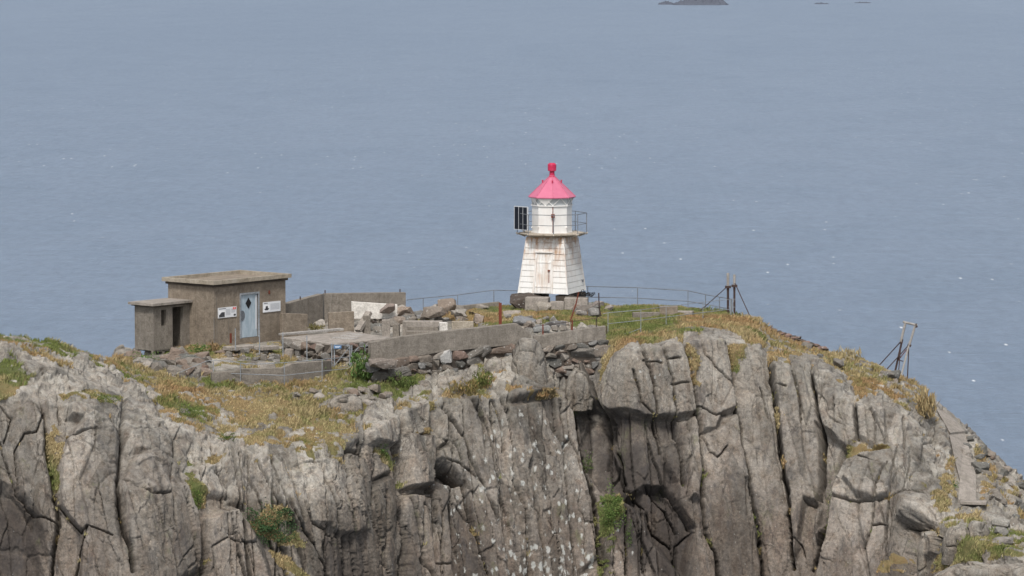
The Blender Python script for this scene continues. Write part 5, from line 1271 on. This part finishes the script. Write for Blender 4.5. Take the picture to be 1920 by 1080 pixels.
F = (np.arange(tot)[:, None]*4+np.array([0, 1, 2, 3])[None]).astype(np.int32)
gmix = np.clip(np.repeat(gr_+fbm(Bp*1.7, 3, 203)*.9+.0, NB)+rng.normal(0, .15, tot), 0, 1)[:, None]
warm = np.clip(np.repeat(fbm(Bp*.6, 3, 205)*2+.4, NB), 0, 1)[:, None]
dryc = np.array([.40, .32, .17])*(1-warm)+np.array([.36, .235, .12])*warm; grc = np.array([.15, .18, .055])
Cc = (dryc*(1-gmix)+grc*gmix)*rng.uniform(.6, 1.3, (tot, 1)); Cc = np.repeat(Cc, 4, 0); 
o = leaf_mesh('grass', V, F, Cc, M_blade); props(o, 'dry golden and green grass covering the top of the headland', None, None, 'stuff')
# ---- leafy plants
def plant(px, py, wpx, hpx, n_, c0, c1, label, seed, leaf=.065, tall=.0, Y=None, cat='plant', name='weed_clump'):
    r_ = np.random.default_rng(seed); p = G(px, py) if Y is None else P(px, py, Y); k = (p.y-CAMY)/FPX; W, H = wpx*k, hpx*k
    u = r_.normal(0, 1, (n_, 3)); u /= np.linalg.norm(u, axis=1, keepdims=True); u *= r_.random((n_, 1))**.4
    lump = 1+.35*np.sin(u[:, 0]*5+seed)*np.cos(u[:, 2]*4+seed)
    c = np.c_[u[:, 0]*W/2, u[:, 1]*min(W, 1.2)*.35-.1, (u[:, 2]*.5+.5)*H*lump]
    d = r_.normal(0, 1, (n_, 3)); d[:, 2] = np.abs(d[:, 2])+tall*3; d /= np.linalg.norm(d, axis=1, keepdims=True); e = np.cross(d, r_.normal(0, 1, (n_, 3))); e /= np.linalg.norm(e, axis=1, keepdims=True)
    L_ = leaf*r_.uniform(.6, 1.4, (n_, 1))*(1+tall*3); wd = leaf*.4*r_.uniform(.6, 1.2, (n_, 1))
    V = np.stack([c, c+d*L_*.5+e*wd, c+d*L_, c+d*L_*.5-e*wd], 1).reshape(-1, 3); F = (np.arange(n_)[:, None]*4+np.arange(4)[None]).astype(np.int32)
    t = r_.random((n_, 1)); C_ = np.repeat((np.array(c0)*(1-t)+np.array(c1)*t)*r_.uniform(.7, 1.25, (n_, 1)), 4, 0)
    o = leaf_mesh(name, V, F, C_, M_blade); o.location = p; return props(o, label, cat)
g0, g1 = (.045, .085, .02), (.12, .19, .05)
plant(270, 688, 62, 26, 700, g0, g1, 'bright green weeds in the dark gap under the bunker porch', 1)
plant(375, 662, 44, 16, 350, g0, g1, 'green weeds against the bunker wall right of the porch doorway', 2)
plant(400, 660, 26, 15, 200, (.25, .17, .08), (.36, .26, .14), 'dry tan tuft at the front corner of the bunker', 3, .06, .6)
plant(592, 706, 42, 26, 520, g0, g1, 'bright green weeds against the right end of the retaining wall', 4)
plant(682, 716, 54, 52, 900, (.04, .08, .02), (.13, .20, .06), 'tall green grassy clump at the left end of the dry stone wall', 5, .07, .5)
plant(545, 664, 40, 12, 220, (.07, .085, .045), (.12, .13, .07), 'grey green weeds at the left foot of the platform', 6)
plant(594, 622, 32, 12, 160, (.12, .12, .04), (.24, .20, .09), 'yellowish grass in the gap between the two low stub walls', 7, .06, .5)
plant(505, 1025, 112, 76, 2600, (.025, .055, .022), (.07, .12, .045), 'dark green juniper-like bush growing on a cliff ledge', 8, .07, .0, None, 'bush', 'bush')
plant(1145, 1000, 50, 82, 1700, (.05, .085, .02), (.13, .19, .05), 'bright green leafy plants filling the deep gully in the middle of the cliff', 9, .06)
plant(1102, 868, 22, 40, 300, (.05, .085, .02), (.12, .17, .05), 'small green plants high in the deep gully', 10, .05)
plant(1175, 1030, 16, 56, 260, (.05, .085, .02), (.12, .17, .05), 'thin strip of green plants in the crack right of the leafy gully', 11, .05)
plant(367, 958, 34, 46, 520, (.04, .07, .015), (.10, .15, .03), 'mossy green cushion in the gully below the dry grass', 12, .05)
plant(353, 788, 46, 24, 420, (.05, .08, .018), (.12, .16, .04), 'green mossy patch in the grass left of the cliff lip', 13, .05)
plant(425, 830, 40, 16, 300, (.04, .07, .015), (.10, .14, .035), 'green mossy patch hanging at the lip of the cliff', 14, .05)
plant(190, 756, 78, 16, 560, (.05, .08, .018), (.13, .17, .04), 'bright green moss band on the left rocks', 15, .05)
plant(1560, 1010, 22, 110, 500, (.045, .07, .025), (.10, .13, .05), 'dark green plants in the gully left of the right buttress', 16, .05)
plant(1792, 915, 14, 14, 120, g0, g1, 'small green plant beside the concrete path', 17, .05)
plant(1735, 790, 40, 44, 420, (.28, .20, .10), (.40, .32, .17), 'tall tan grass tuft on the right slope below the mast', 18, .10, .8)
plant(1590, 672, 60, 12, 160, (.30, .24, .13), (.42, .36, .22), 'fine pale grass heads on the skyline of the right slope', 19, .07, .9)
plant(714, 858, 26, 26, 220, g0, g1, 'small green plant in a crack below the cliff lip', 20, .05)
plant(905, 728, 40, 30, 420, (.06, .085, .02), (.18, .19, .06), 'green and tan grass tuft below the right part of the dry stone wall', 21, .06, .5)
plant(755, 728, 60, 24, 500, (.05, .08, .02), (.13, .16, .05), 'dark green weeds at the foot of the dry stone wall', 22, .06, .3)
plant(995, 748, 74, 18, 420, (.20, .12, .05), (.33, .21, .10), 'rusty tan grass tuft on the ledge below the rounded dome', 23, .06, .6, -14.2)
plant(870, 740, 60, 22, 420, (.10, .10, .03), (.28, .19, .08), 'olive and rust grass tuft below the broad pale block', 24, .06, .6)
